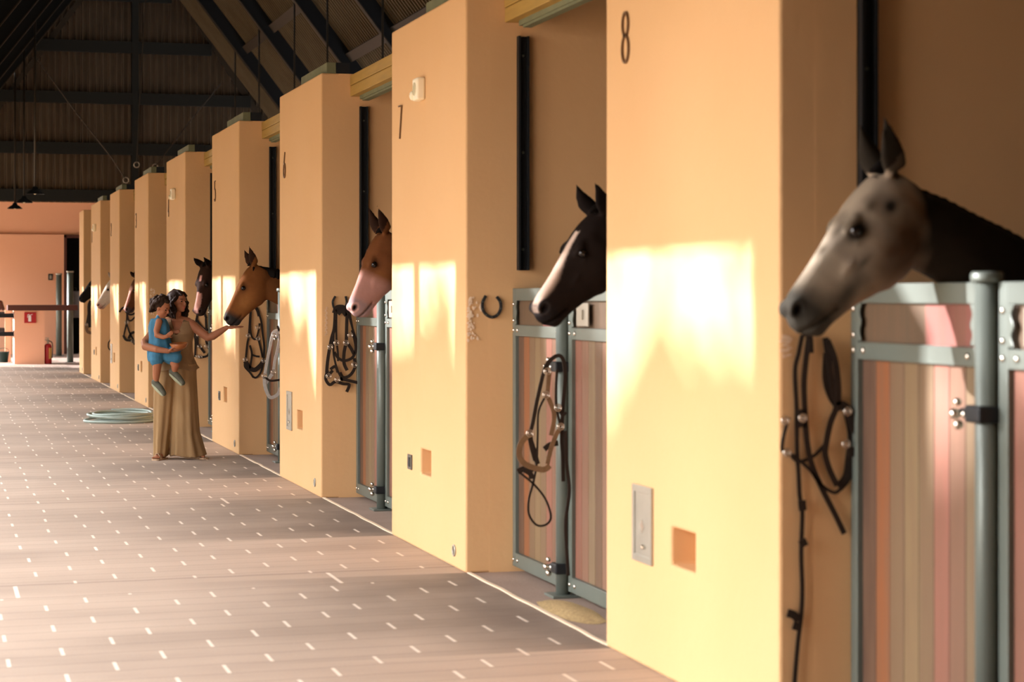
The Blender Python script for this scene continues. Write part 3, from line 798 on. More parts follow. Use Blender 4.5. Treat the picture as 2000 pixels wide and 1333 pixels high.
        if roached: mn.ball(c0, (.03, .016, .022), 10)
        else:
            for s in range(3):
                y = .02 + .05 * rnd.random(); l = .05 + .05 * rnd.random()
                mn.limb([c0 + Vector((0, 0, .01)), c0 + Vector((.01, y, -.01)), c0 + Vector((.005 + .02 * rnd.random(), y + .03, -l - .02))], [.016, .014, .005], 8)
    fl_ = [hp(.0, .05, 0), hp(.06, .125, .01), hp(.14, .13, .02)]
    mn.limb([hp(-.03, .03, 0), hp(.02, .075, 0.0), hp(.09, .105, .01)], [.022, .02, .008], 10)
    me2 = fused(mn, 'mane', .008 if vox < .012 else .012, 2); obj('mane', me2, 'mane', o)
    return o

def nz(p, s, k=0): return .5 + .5 * noise.noise(Vector((p.x * s + k, p.y * s, p.z * s)))
def coat_grey(a, b, c, nk, p):
    face = (.33, .26, .185); brown = (.085, .048, .026); dark = (.014, .011, .008); grey = (.055, .05, .04)
    col = mixc(face, brown, g2(a, b, .33, -.26, .24, .17) * 1.2)
    col = mixc(col, (.32, .27, .20), g2(a, b, .62, .05, .22, .06) * .8)
    col = mixc(col, (.13, .10, .075), max(0, nz(p, 16) - .45) * 1.6)
    col = mixc(col, grey, max(0, (a - .74) / .14) * (.75 + .4 * nz(p, 9)))
    col = mixc(col, grey, g2(a, b, .72, -.17, .14, .055) * .9)
    col = mixc(col, dark, g2(a, b, .425, .005, .080, .060) * 1.2)
    col = mixc(col, dark, g2(a, b, .205, -.055, .045, .038) * 1.2)
    col = mixc(col, (.05, .035, .02), g2(a, b, .27, .03, .04, .025) * .8)
    col = mixc(col, (.06, .045, .03), (g2(a, b, .47, .075, .06, .016) + g2(a, b, .60, .07, .04, .014)) * .9)
    col = mixc(col, (.06, .05, .035), g2(a, b, .53, -.13, .05, .02) * .9)
    col = mixc(col, (.20, .115, .06), g2(a, b, .10, -.24, .04, .20) * .9)
    col = mixc(col, (.24, .14, .07), g2(a, b, .72, -.28, .12, .03) * .6)
    if b > .07 and a < .10: col = mixc(col, dark, .92)
    if a < .05 and b > -.02: col = mixc(col, (.03, .024, .017), .8)
    dm = g2(a, b, .955, .002, .036, .026); col = mixc(col, (.006, .005, .004), dm * 1.3)
    n = nk
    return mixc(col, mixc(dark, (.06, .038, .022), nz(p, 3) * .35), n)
def plain(base, dark=(.012, .009, .008), belly=None, muzzle=(.03, .026, .025), mz=.84, blaze=None, muzzle2=None, light=None):
    def f(a, b, c, nk, p):
        col = mixc(base, dark, .25 * nz(p, 3))
        if light: col = mixc(col, light, g2(a, b, .62, -.12, .16, .10) * .8)
        col = mixc(col, muzzle, (a - mz) / .10)
        col = mixc(col, dark, g2(a, b, .425, .005, .07, .05) * .6)
        if muzzle2: col = mixc(col, muzzle2[0], (a - muzzle2[1]) / .06)
        if blaze:
            w = blaze[1](a)
            if w > 0 and b > .0 : col = mixc(col, blaze[0], (w - abs(c - blaze[2])) / .02)
        if b > .075 and a < .08: col = mixc(col, dark, .85)
        rr_ = math.hypot((a - .955) / .045, (b - .002) / .034)
        col = mixc(col, tuple(min(1, v * 2.2 + .02) for v in muzzle), math.exp(-((rr_ - 1.15) / .28) ** 2) * .6)
        col = mixc(col, (.004, .003, .003), g2(a, b, .955, .002, .036, .026) * 1.3)
        col = mixc(col, (.004, .003, .003), math.exp(-((b + .120 + .32 * (.97 - a)) / .011) ** 2) * (1 if .82 < a < 1.1 else 0) * .8)
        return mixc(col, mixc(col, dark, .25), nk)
    return f
make_horse('dun grey horse with dark neck and pale speckled face over the door by pillar eight', atY(1742, 336, 6.3), 52, 0, coat_grey, vox=.0085, L=.61, ears=((-.05, .3), (.05, .1)))
make_horse('black horse with a white blaze and pink nose, between pillars seven and eight', atY(1176, 414, 9.70), 52, 14, plain((.016, .011, .009), muzzle=(.012, .010, .010), blaze=((.62, .46, .36), lambda a: .030 + .03 * a if .28 < a < 1.05 else 0, .015)), vox=.010, L=.63)
make_horse('chestnut brown horse with a pinkish muzzle tinted with painted sunlight, between pillars six and seven', atY(752, 452, 14.75), 65, 10, plain((.17, .062, .022), muzzle=(.40, .21, .17), mz=.50, muzzle2=((.30, .20, .19), .82), light=(.22, .09, .03)), vox=.012, L=.64, ears=((-.2, .5), (-.2, .5)))  # muzzle colours: pinkish skin with the sun's pink painted in
make_horse('bay horse with a dark muzzle eating from the woman\'s open hand', atY(499, 517, 20.05), 62, 0, plain((.20, .072, .020), muzzle=(.030, .027, .025), mz=.80, light=(.28, .12, .035)), vox=.012, L=.62, neckdrop=-.075, roached=False, ears=((-.3, .5), (0, .2)))
make_horse('dark brown horse with a white star and pink nose, behind the woman', atY(399, 516, 24.3), 74, 38, plain((.040, .020, .013), muzzle=(.03, .02, .016), blaze=((.66, .34, .28), lambda a: (.035 if .27 < a < .38 else (.05 + .05 * (a - .6) if a > .6 else 0)), .02)), vox=.013, L=.60)
make_horse('bay horse with a broad pink blaze showing past pillar three', atY(270, 540, 33.6), 68, 16, plain((.14, .05, .02), muzzle=(.05, .04, .04), blaze=((.60, .26, .20), lambda a: .07 if a > .45 else .0, .0)), vox=.016, L=.60)
make_horse('white horse with a pink nose peering out beside pillar one', atY(224, 543, 37.6), 58, 8, plain((.74, .62, .50), dark=(.35, .26, .2), muzzle=(.45, .25, .19), mz=.86), vox=.016, L=.60)
make_horse('black horse looking out at the far end, beside the unnumbered pillar', atY(192, 540, 42.1), 51, 0, plain((.013, .011, .010), muzzle=(.015, .013, .013)), vox=.016, L=.60)

# ================================================================= TACK
NY = Vector((0, 1, 0))
def tack(name, label, cat, group, origin, Y, parts, buckles, br=.012, mats=None, bm='chrome'):
    o0 = atY(origin[0], origin[1], Y); root = thing(name, o0, label, cat, group)
    for pi, (pn, m, w, paths) in enumerate(parts):
        for qi, path in enumerate(paths):
            mb = MB(); off = .004 + .0055 * ((pi + qi) % 4)
            P = [atY(x, y, Y - off) - o0 for x, y in path]
            mb.tube(spline(P, 5), 0, flat=(w, .005, NY)); obj(pn, mb, m, root)
    for x, y in buckles:
        mb = MB(); c = atY(x, y, Y - .03) - o0; mb.torus(c, br, .0032, NY); mb.torus(c, br * .5, .003, NY); obj('buckle', mb, bm, root, smooth=True)
    return root
tack('bridle', 'long black bridle with knotted reins below the grey horse', 'bridle', 'bridles on the pillars', (1590, 655), NEAR[8] - .01, [
    ('rein', 'leather', .016, [[(1567, 655), (1560, 690), (1553, 725), (1556, 800), (1557, 880), (1560, 930), (1562, 970), (1567, 1000), (1565, 1080), (1567, 1150), (1565, 1200), (1558, 1260), (1551, 1345)]]),
    ('cheek_strap', 'leather', .020, [[(1580, 657), (1571, 740), (1572, 800), (1576, 860), (1585, 906), (1606, 956), (1630, 1003), (1649, 1043)],
                               [(1567, 655), (1575, 652), (1582, 658), (1584, 690)]]),
    ('headpiece', 'leather', .022, [[(1612, 660), (1618, 700), (1627, 760), (1634, 793), (1622, 826), (1613, 870), (1612, 890), (1621, 920), (1635, 949)],
                            [(1616, 665), (1630, 700), (1637, 750), (1637, 792)], [(1614, 690), (1612, 740), (1622, 775), (1634, 793)]]),
    ('noseband', 'leather', .034, [[(1634, 796), (1646, 792), (1658, 805), (1668, 832), (1680, 856), (1676, 880), (1655, 884)], [(1655, 800), (1664, 850), (1660, 895), (1655, 931), (1638, 953)]]),
    ('brow_strap', 'leather', .012, [[(1541, 816), (1531, 850), (1528, 880), (1541, 886), (1560, 902), (1591, 890), (1611, 868)], [(1545, 887), (1581, 917), (1602, 946), (1630, 963), (1646, 950)]]),
    ('knot', 'leather', .030, [[(1565, 800), (1568, 835)], [(1566, 978), (1568, 998)], [(1566, 1055), (1572, 1068)], [(1538, 1198), (1550, 1202), (1560, 1212)], [(1549, 1222), (1562, 1226)]])],
    [(1568, 817), (1653, 868), (1656, 804), (1538, 885), (1534, 822)], .014)
tack('bridle', 'tan and brown bridle hung over the post clamp, next to pillar seven', 'bridle', 'bridles on the posts', (1090, 700), 10.36, [
    ('headpiece', 'leather', .020, [[(1065, 728), (1069, 712), (1084, 697), (1096, 697), (1103, 716), (1103, 750), (1099, 800), (1097, 855), (1099, 890), (1100, 941)], [(1084, 697), (1066, 716), (1050, 778), (1041, 825), (1035, 847)]]),
    ('cheek_strap', 'tan_leather', .024, [[(1073, 725), (1069, 770)], [(1068, 772), (1080, 800), (1082, 821), (1076, 851)], [(1095, 834), (1084, 855), (1075, 881), (1069, 907)]]),
    ('throat_strap', 'leather', .014, [[(1088, 722), (1086, 760), (1087, 797), (1095, 834)], [(1092, 800), (1098, 812), (1106, 806)]]),
    ('noseband', 'tan_leather', .030, [[(1033, 849), (1018, 866), (1014, 888), (1023, 905), (1042, 914), (1062, 918), (1074, 910)]]),
    ('noseband_lining', 'leather', .026, [[(1033, 851), (1040, 872), (1045, 889), (1050, 907)], [(1035, 848), (1038, 870), (1046, 900)]]),
    ('bit', 'leather', .028, [[(1063, 878), (1075, 869), (1090, 866)], [(1011, 922), (1024, 916), (1043, 917)], [(1024, 918), (1036, 926), (1038, 936)]]),
    ('rein', 'leather', .011, [[(1067, 772), (1052, 804), (1050, 855), (1048, 907), (1041, 945), (1033, 975), (1033, 1005), (1048, 1026), (1067, 1025), (1076, 1009), (1065, 975), (1041, 945), (1015, 924)]]),
    ('lead_rope', 'leather', .018, [[(1104, 842), (1107, 907), (1112, 958), (1105, 1018), (1107, 1078), (1110, 1125)]])],
    [(1067, 772), (1095, 834), (1035, 847), (1090, 797), (1069, 726)], .018)
hk = [(655, 579), (650, 590), (653, 603), (663, 611), (673, 605), (677, 592), (675, 579)]
def horseshoe(label, px, Y, w, group=None, nails=True):
    o0 = sum((atY(x, y, Y) for x, y in px), Vector()) / len(px)
    root = thing('horseshoe', o0, label, 'horseshoe', group)
    mb = MB(); mb.tube(spline([atY(x, y, Y - .012) - o0 for x, y in px], 6), 0, flat=(w, .012, NY)); obj('iron', mb, 'black_rubber', root, bevel=.002)
    for x, y in px[1:-1]: mb = MB(); mb.ball(atY(x, y, Y - .019) - o0, .003, 6); obj('nail', mb, 'steel', root, smooth=True)
horseshoe('upright iron horseshoe serving as a hook, above the black bridle on pillar six', hk, NEAR[6] - .002, .017)
horseshoe('empty dark horseshoe nailed to the side of pillar seven', [(949, 578), (943, 590), (943, 604), (950, 615), (961, 620), (972, 615), (978, 603), (977, 590), (970, 580)], NEAR[7] - .002, .017)
tack('bridle', 'black bridle with brass rings on the horseshoe hook of pillar six', 'bridle', 'bridles on the pillars', (663, 603), NEAR[6] - .03, [
    ('headpiece', 'leather', .03, [[(652, 612), (656, 602), (664, 599), (674, 602), (681, 614)], [(656, 608), (664, 603), (674, 610)], [(660, 614), (668, 608), (676, 617)]]),
    ('cheek_strap', 'leather', .026, [[(655, 605), (653, 640), (648, 660), (644, 680), (640, 705), (638, 728)], [(678, 610), (677, 640), (676, 668), (672, 690), (672, 710), (678, 724)], [(676, 668), (685, 680), (691, 692)]]),
    ('throat_strap', 'leather', .016, [[(657, 610), (657, 660), (660, 690), (660, 706)], [(653, 625), (651, 680), (654, 705), (660, 725), (669, 744)], [(680, 610), (688, 640), (698, 672), (703, 700), (708, 742)], [(683, 612), (692, 660), (697, 685)]]),
    ('noseband', 'leather', .022, [[(688, 645), (695, 678), (689, 698), (673, 705), (661, 700), (653, 688)], [(645, 722), (655, 716), (660, 728)]]),
    ('chin_strap', 'leather', .024, [[(640, 724), (636, 740), (644, 752), (655, 746), (670, 750), (682, 752), (677, 766)], [(692, 700), (693, 718), (684, 733), (671, 738), (664, 728)], [(640, 735), (650, 724)], [(664, 740), (682, 744), (699, 748)]])],
    [(645, 678), (676, 670), (642, 735), (659, 742), (692, 713), (657, 670), (684, 655)], .020)
tack('bridle', 'brown bridle hanging behind the muzzle of the bay horse on pillar five', 'bridle', 'bridles on the pillars', (496, 603), NEAR[5] - .01, [
    ('headpiece', 'leather', .03, [[(487, 612), (491, 602), (498, 600), (503, 607), (506, 618)]]),
    ('cheek_strap', 'leather', .02, [[(489, 610), (486, 655), (483, 672), (480, 702)], [(503, 607), (510, 627), (513, 652), (516, 677), (515, 706)], [(488, 675), (492, 693), (488, 720)], [(504, 661), (509, 680), (513, 699)]]),
    ('throat_strap', 'leather', .018, [[(490, 609), (489, 641), (492, 658), (499, 663), (504, 650), (507, 632)], [(492, 693), (499, 696), (507, 697)]]),
    ('noseband', 'leather', .045, [[(479, 706), (486, 718), (497, 723), (509, 714), (515, 704)]]),
    ('chin_strap', 'leather', .018, [[(480, 702), (478, 716), (488, 728), (495, 738)], [(515, 704), (510, 726), (500, 738), (492, 735)]])],
    [(479, 703), (485, 656), (503, 640), (504, 662), (515, 705)], .02)
tack('halter', 'grey webbing halter hung over the post clamp between pillars five and six', 'halter', None, (540, 652), 19.60, [
    ('headpiece', 'grey_web', .028, [[(528, 676), (532, 655), (536, 648), (543, 647), (546, 662), (546, 690)], [(540, 652), (548, 650), (556, 652)]]),
    ('cheek_strap', 'grey_web', .026, [[(532, 655), (528, 676), (522, 704), (517, 733)], [(546, 664), (542, 684), (537, 704), (534, 726)]]),
    ('noseband', 'grey_web', .032, [[(534, 727), (526, 739), (519, 749)], [(517, 735), (517, 752), (522, 768), (529, 777), (542, 771), (548, 758)]]),
    ('chin_strap', 'leather', .02, [[(517, 736), (528, 744), (548, 742)], [(542, 637), (547, 655), (548, 690)]])],
    [(534, 727), (516, 735), (536, 656)], .022)
tack('bridle', 'dark bridle hanging behind the woman\'s outstretched arm on pillar four', 'bridle', 'bridles on the pillars', (392, 603), NEAR[4] - .01, [
    ('headpiece', 'leather', .028, [[(384, 625), (388, 606), (396, 606), (403, 622)], [(385, 626), (397, 642), (411, 645)]]),
    ('cheek_strap', 'leather', .026, [[(384, 622), (380, 650), (382, 670), (381, 698)], [(402, 622), (403, 650), (403, 668), (409, 685), (405, 695), (395, 698), (386, 697)]]),
    ('noseband', 'leather', .03, [[(386, 656), (386, 672), (391, 678), (400, 690)], [(387, 654), (395, 652), (403, 656)]])],
    [(390, 677), (403, 677), (386, 697), (391, 697), (388, 655)], .024)
tack('bridle', 'dark bridle below the horse with the broad pink blaze, on pillar two', 'bridle', 'bridles on the pillars', (250, 606), NEAR[2] - .01, [
    ('headpiece', 'leather', .03, [[(233, 610), (241, 601), (250, 606)], [(244, 603), (248, 612), (256, 615), (264, 612)]]),
    ('cheek_strap', 'leather', .026, [[(248, 610), (247, 631), (242, 655)], [(248, 611), (251, 625), (257, 626), (264, 619)], [(247, 631), (253, 650), (263, 668)]]),
    ('noseband', 'leather', .04, [[(241, 655), (246, 664), (257, 666), (264, 673)], [(251, 662), (256, 652), (263, 649)]])],
    [(247, 630), (260, 667)], .03)
tack('bridle', 'dark bridle with a pale noseband under the black horse at the far end', 'bridle', 'bridles on the pillars', (176, 590), NEAR[0] - .01, [
    ('headpiece', 'leather', .07, [[(178, 588), (174, 600), (176, 640)]]),
    ('cheek_strap', 'leather', .05, [[(176, 590), (173, 615), (169, 637)]]),
    ('noseband', 'tan_leather', .06, [[(169, 632), (169, 642), (172, 649), (180, 651)]])],
    [(169, 634)], .03)
tack('bridle', 'thin dark rein loop beside the white horse\'s stall, on pillar one', 'bridle', 'bridles on the pillars', (214, 640), NEAR[1] - .01, [
    ('rein', 'leather', .02, [[(218, 640), (216, 662), (212, 670), (212, 680), (218, 687)]])], [])

# ================================================================= PEOPLE
def head(mb, c, f, up=Vector((0, 0, 1)), s=1.0):
    f = Vector(f).normalized(); sd = f.cross(up).normalized(); u = sd.cross(f).normalized(); mt = Matrix((f, sd, u)).transposed().to_3x3(); c = Vector(c)
    def P(a, b, h): return c + (f * a + sd * b + u * h) * s
    def E(a, b, h, ra, rb, rh): mb.ball(P(a, b, h), (ra * s, rb * s, rh * s), 20, mtx=mt)
    E(-.012, 0, .025, .095, .074, .090); E(.022, 0, -.035, .062, .056, .075); E(.058, 0, -.083, .024, .026, .022)
    for q in (1, -1):
        E(.048, .034 * q, -.028, .030, .024, .024); E(-.005, .073 * q, -.012, .018, .008, .028); E(.070, .030 * q, .018, .014, .022, .008)
    mb.limb([P(.080, 0, .012), P(.098, 0, -.018), P(.090, 0, -.026)], [.007 * s, .009 * s, .010 * s], 10)
    E(.083, 0, -.052, .010, .021, .006); E(.081, 0, -.063, .010, .018, .006)
    return P
def hand(mb, w, d, n, s=1.0, curl=.3, thumb=1, spread=.12):
    """w wrist, d finger direction, n the palm's facing"""
    w = Vector(w); d = Vector(d).normalized(); n = (Vector(n) - d * Vector(n).dot(d)).normalized(); l = d.cross(n).normalized()
    mt = Matrix((d, l, n)).transposed().to_3x3()
    mb.ball(w + d * .048 * s, (.052 * s, .040 * s, .015 * s), 16, mtx=mt)
    for i, (off, ln) in enumerate(((-.030, .070), (-.010, .080), (.010, .076), (.029, .060))):
        p0 = w + (d * .082 + l * off) * s; dd = (d + l * off * spread * 30 * .3).normalized(); c_ = curl
        p1 = p0 + (dd * math.cos(c_ * .5) + n * math.sin(c_ * .5)) * ln * .45 * s; p2 = p1 + (dd * math.cos(c_ * 1.4) + n * math.sin(c_ * 1.4)) * ln * .3 * s; p3 = p2 + (dd * math.cos(c_ * 2.3) + n * math.sin(c_ * 2.3)) * ln * .25 * s
        mb.limb([p0 - dd * .02 * s, p0, p1, p2, p3], [.0095 * s, .0095 * s, .0085 * s, .0078 * s, .0068 * s], 8)
    t0 = w + (d * .025 + l * (-.030) * thumb) * s; t1 = t0 + (d * .5 - l * .75 * thumb + n * .25).normalized() * .036 * s; t2 = t1 + (d * .85 - l * .35 * thumb + n * .3).normalized() * .030 * s
    mb.limb([t0, t1, t2], [.012 * s, .0105 * s, .008 * s], 8)

WR = Vector((2.29, 20.38, 0)); WM = Matrix.Translation(WR) @ Matrix.Rotation(-TH, 4, 'Z')
# ---- woman
b = MB(); hc = Vector((.012, .0, 1.535)); ff = Vector((.86, -.50, -.02))
PW = head(b, hc, ff, s=.93)
b.limb([(-.02, .03, 1.30), (-.012, .02, 1.36), (-.002, .008, 1.45)], [.062, .050, .046])
b.ball((-.01, .02, 1.23), (.150, .100, .150), 24); b.ball((-.0, .02, 1.06), (.118, .088, .14), 24); b.ball((-.0, .02, .90), (.155, .11, .12), 24)
b.ball((.04, -.050, 1.205), (.055, .042, .05), 16); b.ball((-.05, -.055, 1.205), (.052, .042, .05), 16)
b.limb([(-.09, .03, 1.335), (.00, .02, 1.35), (.10, .02, 1.335)], [.05, .055, .05])
b.limb([(.135, .015, 1.315), (.20, .01, 1.265), (.305, -.01, 1.188), (.35, -.015, 1.20), (.42, -.02, 1.242), (.492, -.025, 1.285)], [.052, .047, .040, .040, .033, .023], 14)
hand(b, (.487, -.025, 1.283), (1, 0, .06), (0, -.15, 1), s=1.0, curl=-.02, thumb=1)
b.limb([(-.14, .02, 1.31), (-.220, -.03, 1.24), (-.292, -.12, 1.14), (-.268, -.22, 1.105), (-.14, -.320, 1.078), (-.03, -.330, 1.062)], [.052, .046, .040, .040, .032, .024], 14)
hand(b, (-.035, -.330, 1.062), (.96, .12, .10), (0, .25, 1), s=1.0, curl=.30, thumb=-1)
for s in (-1, 1): b.limb([(.08 * s, .02, .88), (.09 * s, .02, .48), (.10 * s + .01, .03, .09)], [.088, .056, .036])
for (x, y, a) in ((-.135, -.02, (-.25, -1, 0)), (.125, .05, (.9, -.45, 0))):
    d = Vector(a).normalized(); b.limb([Vector((x, y, .045)) - d * .03, Vector((x, y, .04)) + d * .06, Vector((x, y, .032)) + d * .14], [.034, .032, .022])
    l = d.cross(Vector((0, 0, 1)))
    for k in range(5): b.limb([Vector((x, y, .028)) + d * .14 + l * (.026 - .013 * k), Vector((x, y, .025)) + d * (.175 - .006 * k) + l * (.028 - .013 * k)], [.010, .008 if k else .011], 8)
me = fused(b, 'person', .0055, 2)
def skin_fn(base, P, lipc=(.42, .10, .07), sc=1.0):
    e = [P(.083, 0, -.057)]; br = [P(.078, .033, .030), P(.078, -.033, .030)]
    def f(p):
        c = base
        for q in e: c = mixc(c, lipc, 1.4 * math.exp(-((p - q).length / (.014 * sc)) ** 2))
        for q in br: c = mixc(c, (.03, .015, .01), 1.1 * math.exp(-((p.z - q.z) / (.005 * sc)) ** 2 - ((p - q).length / (.020 * sc)) ** 2))
        return c
    return f
paint(me, skin_fn((.34, .135, .068), PW))
wo = bpy.data.objects.new('person', me); C.objects.link(wo); me.materials.append(M['skin']); wo.matrix_world = WM
wo.location = WR; wo.rotation_euler = (0, 0, -TH)
tag(wo, 'woman in sleeveless tan tunic and wide trousers feeding the bay horse, child on her hip', 'person')
for q in (1, -1):
    e = MB(); e.ball(PW(.0735, .033 * q, .006), (.009, .009, .006), 12); obj('eye', e, 'eye', wo, smooth=True)
# trousers
b = MB(); rnd = random.Random(5)
for cx0, cx1, w0, w1, phs in ((-.105, -.160, .118, .070, 0), (.075, .080, .110, .150, 2)):
    rs = []
    for i in range(34):
        t = i / 33; z = .93 - t * .905; cx = cx0 + (cx1 - cx0) * t; w = w0 + (w1 - w0) * t ** 1.5; d = .115 + .02 * t; A_ = .012 + .055 * t
        ring = []
        for j in range(64):
            q = 2 * math.pi * j / 64
            k = 1 + A_ * math.sin(7 * q + phs + .8 * t) + A_ * .6 * math.sin(12 * q + 1.3 * phs - 1.2 * t) + .02 * noise.noise(Vector((q * 2, z * 7, phs)))
            flare = (.055 * max(0, math.cos(q)) if phs else 0) * max(0, t - .75) * 4
            ring.append((cx + w * k * math.cos(q) + flare, .02 + d * k * math.sin(q), max(.022, z + (.018 * math.sin(3 * q + phs) * t))))
        rs.append(ring)
    b.rings(rs)
obj('trousers', fused(b, 'trousers', .0075, 1), 'khaki', wo)
# tunic, open at neck and arms
b = MB(); rs = []
prof = [(1.372, .060, .050, -.012), (1.362, .115, .072, -.008), (1.335, .158, .092, -.004), (1.29, .166, .105, 0), (1.22, .165, .138, 0), (1.14, .150, .125, .0), (1.05, .150, .122, .0), (.98, .165, .135, -.005), (.92, .190, .148, -.008), (.875, .215, .158, -.008)]
zs_ = [1.372 - (1.372 - .875) * i / 90 for i in range(91)]
px_ = [-p[0] for p in prof]
for z in zs_:
    w = interp(px_, [p[1] for p in prof], -z); d = interp(px_, [p[2] for p in prof], -z); cx = interp(px_, [p[3] for p in prof], -z); t = max(0, (1.15 - z) / .28)
    rs.append([(cx + w * (1 + .035 * t * math.sin(9 * q) + .02 * t * math.sin(5 * q + 2)) * math.cos(q), .02 + d * (1 + .05 * t * math.sin(8 * q + 1)) * math.sin(q), z + .014 * t * math.sin(4 * q + 1)) for q in [2 * math.pi * j / 180 for j in range(180)]])
b.rings(rs, True, False)
keep = []
for fc in b.f:
    c = sum((Vector(b.v[i]) for i in fc), Vector()) / len(fc)
    v = c.z > 1.215 and c.y < .0 and abs(c.x - (.012)) < .010 + (c.z - 1.215) * .36
    arm = ((c.y - .02) / .055) ** 2 + ((c.z - 1.30) / .062) ** 2 < 1 and abs(c.x) > .10
    if not v and not arm and c.z < 1.366: keep.append(fc)
b.f = keep; b.c = b.c[:len(keep)]
o = obj('tunic', b, 'khaki_top', wo, smooth=True); sf = o.modifiers.new('cloth', 'SOLIDIFY'); sf.thickness = .006
# hair
b = MB(); rnd = random.Random(11)
b.ball(PW(-.028, 0, .042), (.094, .084, .085), 24); b.ball(PW(-.06, 0, -.02), (.07, .085, .09), 20)
for s in (1, -1):
    for k in range(16):
        a = -.095 + .085 * rnd.random(); pts = []; x = .062 + .03 * rnd.random()
        p = PW(a + .03, s * x, .03)
        for i in range(8):
            t = i / 7; q = PW(a + .03 + .03 * t + .018 * math.sin(t * 9 + k), s * (x + .022 * math.sin(t * math.pi) + .012 * math.cos(t * 11 + k * 2)), .045 - t * (.17 + .05 * rnd.random())); pts.append(q)
        b.limb(pts, [.016, .017, .017, .016, .016, .015, .014, .008], 8)
for k in range(14):
    a = rnd.random() * 2 - 1; pts = [PW(-.09 + .02 * math.sin(i * 1.7 + k), a * .075 + .01 * math.cos(i * 2 + k), .05 - i * .034) for i in range(7)]
    b.limb(pts, [.018] * 6 + [.009], 8)
b.limb([PW(.075, .035, .075), PW(.03, .03, .105), PW(-.04, .02, .12)], [.012, .018, .02], 8); b.limb([PW(.072, -.045, .065), PW(.03, -.055, .090), PW(-.04, -.05, .105)], [.012, .018, .02], 8)
obj('hair', fused(b, 'hair', .006, 2), 'hair', wo)
for (x, y, a) in ((-.135, -.02, (-.25, -1, 0)), (.125, .05, (.9, -.45, 0))):
    d = Vector(a).normalized(); l = d.cross(Vector((0, 0, 1))); c = Vector((x, y, 0)); b = MB()
    prof = [(-.05, .030), (0, .036), (.06, .036), (.13, .043), (.18, .038), (.195, .02)]
    P = [c + d * u + l * v for u, v in prof] + [c + d * u - l * v for u, v in reversed(prof)]
    b.prism(P, (0, 0, .014)); b.tube(spline([c + d * .12 + l * .045 + Vector((0, 0, .008)), c + d * .12 + Vector((0, 0, .066)), c + d * .12 - l * .045 + Vector((0, 0, .008))], 6), 0, flat=(.035, .005, Vector(d).cross(Vector((1, 0, 0))) + Vector((0, 0, .5))))
    obj('sandal', b, 'sandal', wo)
# ---- child
cc = Vector((-.115, -.178, 1.478)); cf = Vector((.86, -.30, -.42)).normalized()
b = MB(); PC = head(b, cc, cf, s=.85)
b.limb([(-.145, -.17, 1.355), (-.135, -.17, 1.40), (-.125, -.172, 1.445)], [.045, .036, .034])
b.ball((-.15, -.17, 1.29), (.075, .065, .10), 20); b.ball((-.14, -.17, 1.15), (.078, .072, .10), 20); b.ball((-.12, -.17, 1.05), (.085, .08, .075), 20)
b.limb([(-.135, -.235, 1.345), (-.152, -.265, 1.26), (-.145, -.285, 1.215), (-.08, -.300, 1.195), (-.045, -.305, 1.205)], [.034, .031, .029, .024, .019])
hand(b, (-.05, -.305, 1.203), (.75, -.05, .55), (0, 1, .2), s=.58, curl=.75, thumb=1)
b.limb([(-.17, -.11, 1.345), (-.10, -.07, 1.27), (-.03, -.10, 1.24)], [.033, .028, .02])
hand(b, (-.03, -.10, 1.24), (1, -.2, .1), (0, 1, 0), s=.55, curl=.5)
b.limb([(-.15, -.19, 1.04), (-.15, -.265, .985), (-.145, -.275, .93), (-.155, -.270, .84), (-.16, -.265, .765)], [.062, .055, .044, .038, .026])
b.limb([(-.08, -.15, 1.03), (.00, -.235, .98), (.025, -.250, .92), (.012, -.245, .865), (.005, -.24, .862)], [.062, .050, .040, .030, .026])
for p0, p1 in (((-.165, -.262, .752), (-.075, -.315, .655)), ((.000, -.24, .855), (.100, -.275, .755))):
    p0 = Vector(p0); p1 = Vector(p1); b.limb([p0, p0.lerp(p1, .5) + Vector((.008, 0, .010)), p1.lerp(p0, .15)], [.028, .026, .020])
me = fused(b, 'person', .0055, 2); paint(me, skin_fn((.36, .14, .068), PC, sc=.8))
co = bpy.data.objects.new('person', me); C.objects.link(co); me.materials.append(M['skin']); co.location = WR; co.rotation_euler = (0, 0, -TH)
tag(co, 'small curly-haired child in a blue romper carried on the woman\'s hip', 'person')
for q in (1, -1):
    e = MB(); e.ball(PC(.068, .032 * q, .006), .009, 12); obj('eye', e, 'eye', co, smooth=True)
b = MB()
def dz_(p, k=.0): return p
rs = []
for i in range(26):
    t = i / 25; z = 1.375 - .405 * t
    w = .070 + .052 * min(1, t * 1.7) + .012 * math.sin(t * 9); d = .062 + .048 * min(1, t * 1.7)
    cx = -.152 + .026 * t
    rs.append([(cx + w * (1 + .04 * math.sin(8 * q + 4 * t)) * math.cos(q), -.172 + d * (1 + .05 * math.sin(7 * q)) * math.sin(q), z + .012 * math.sin(3 * q) * t) for q in [2 * math.pi * j / 48 for j in range(48)]])
b.rings(rs)
b.limb([(-.14, -.18, 1.05), (-.155, -.235, 1.01), (-.155, -.265, .975)], [.09, .082, .068]); b.limb([(-.10, -.16, 1.05), (-.02, -.22, 1.005), (.03, -.25, 1.00)], [.085, .078, .062]); b.ball((.02, -.235, 1.07), (.06, .05, .05), 14)
b.limb([(-.155, -.225, 1.34), (-.15, -.19, 1.39), (-.155, -.13, 1.35)], [.026, .022, .026])
obj('romper', fused(b, 'romper', .007, 1), 'denim', co)
b = MB(); rnd = random.Random(21)
b.ball(PC(-.028, 0, .035), (.082, .072, .078), 22)
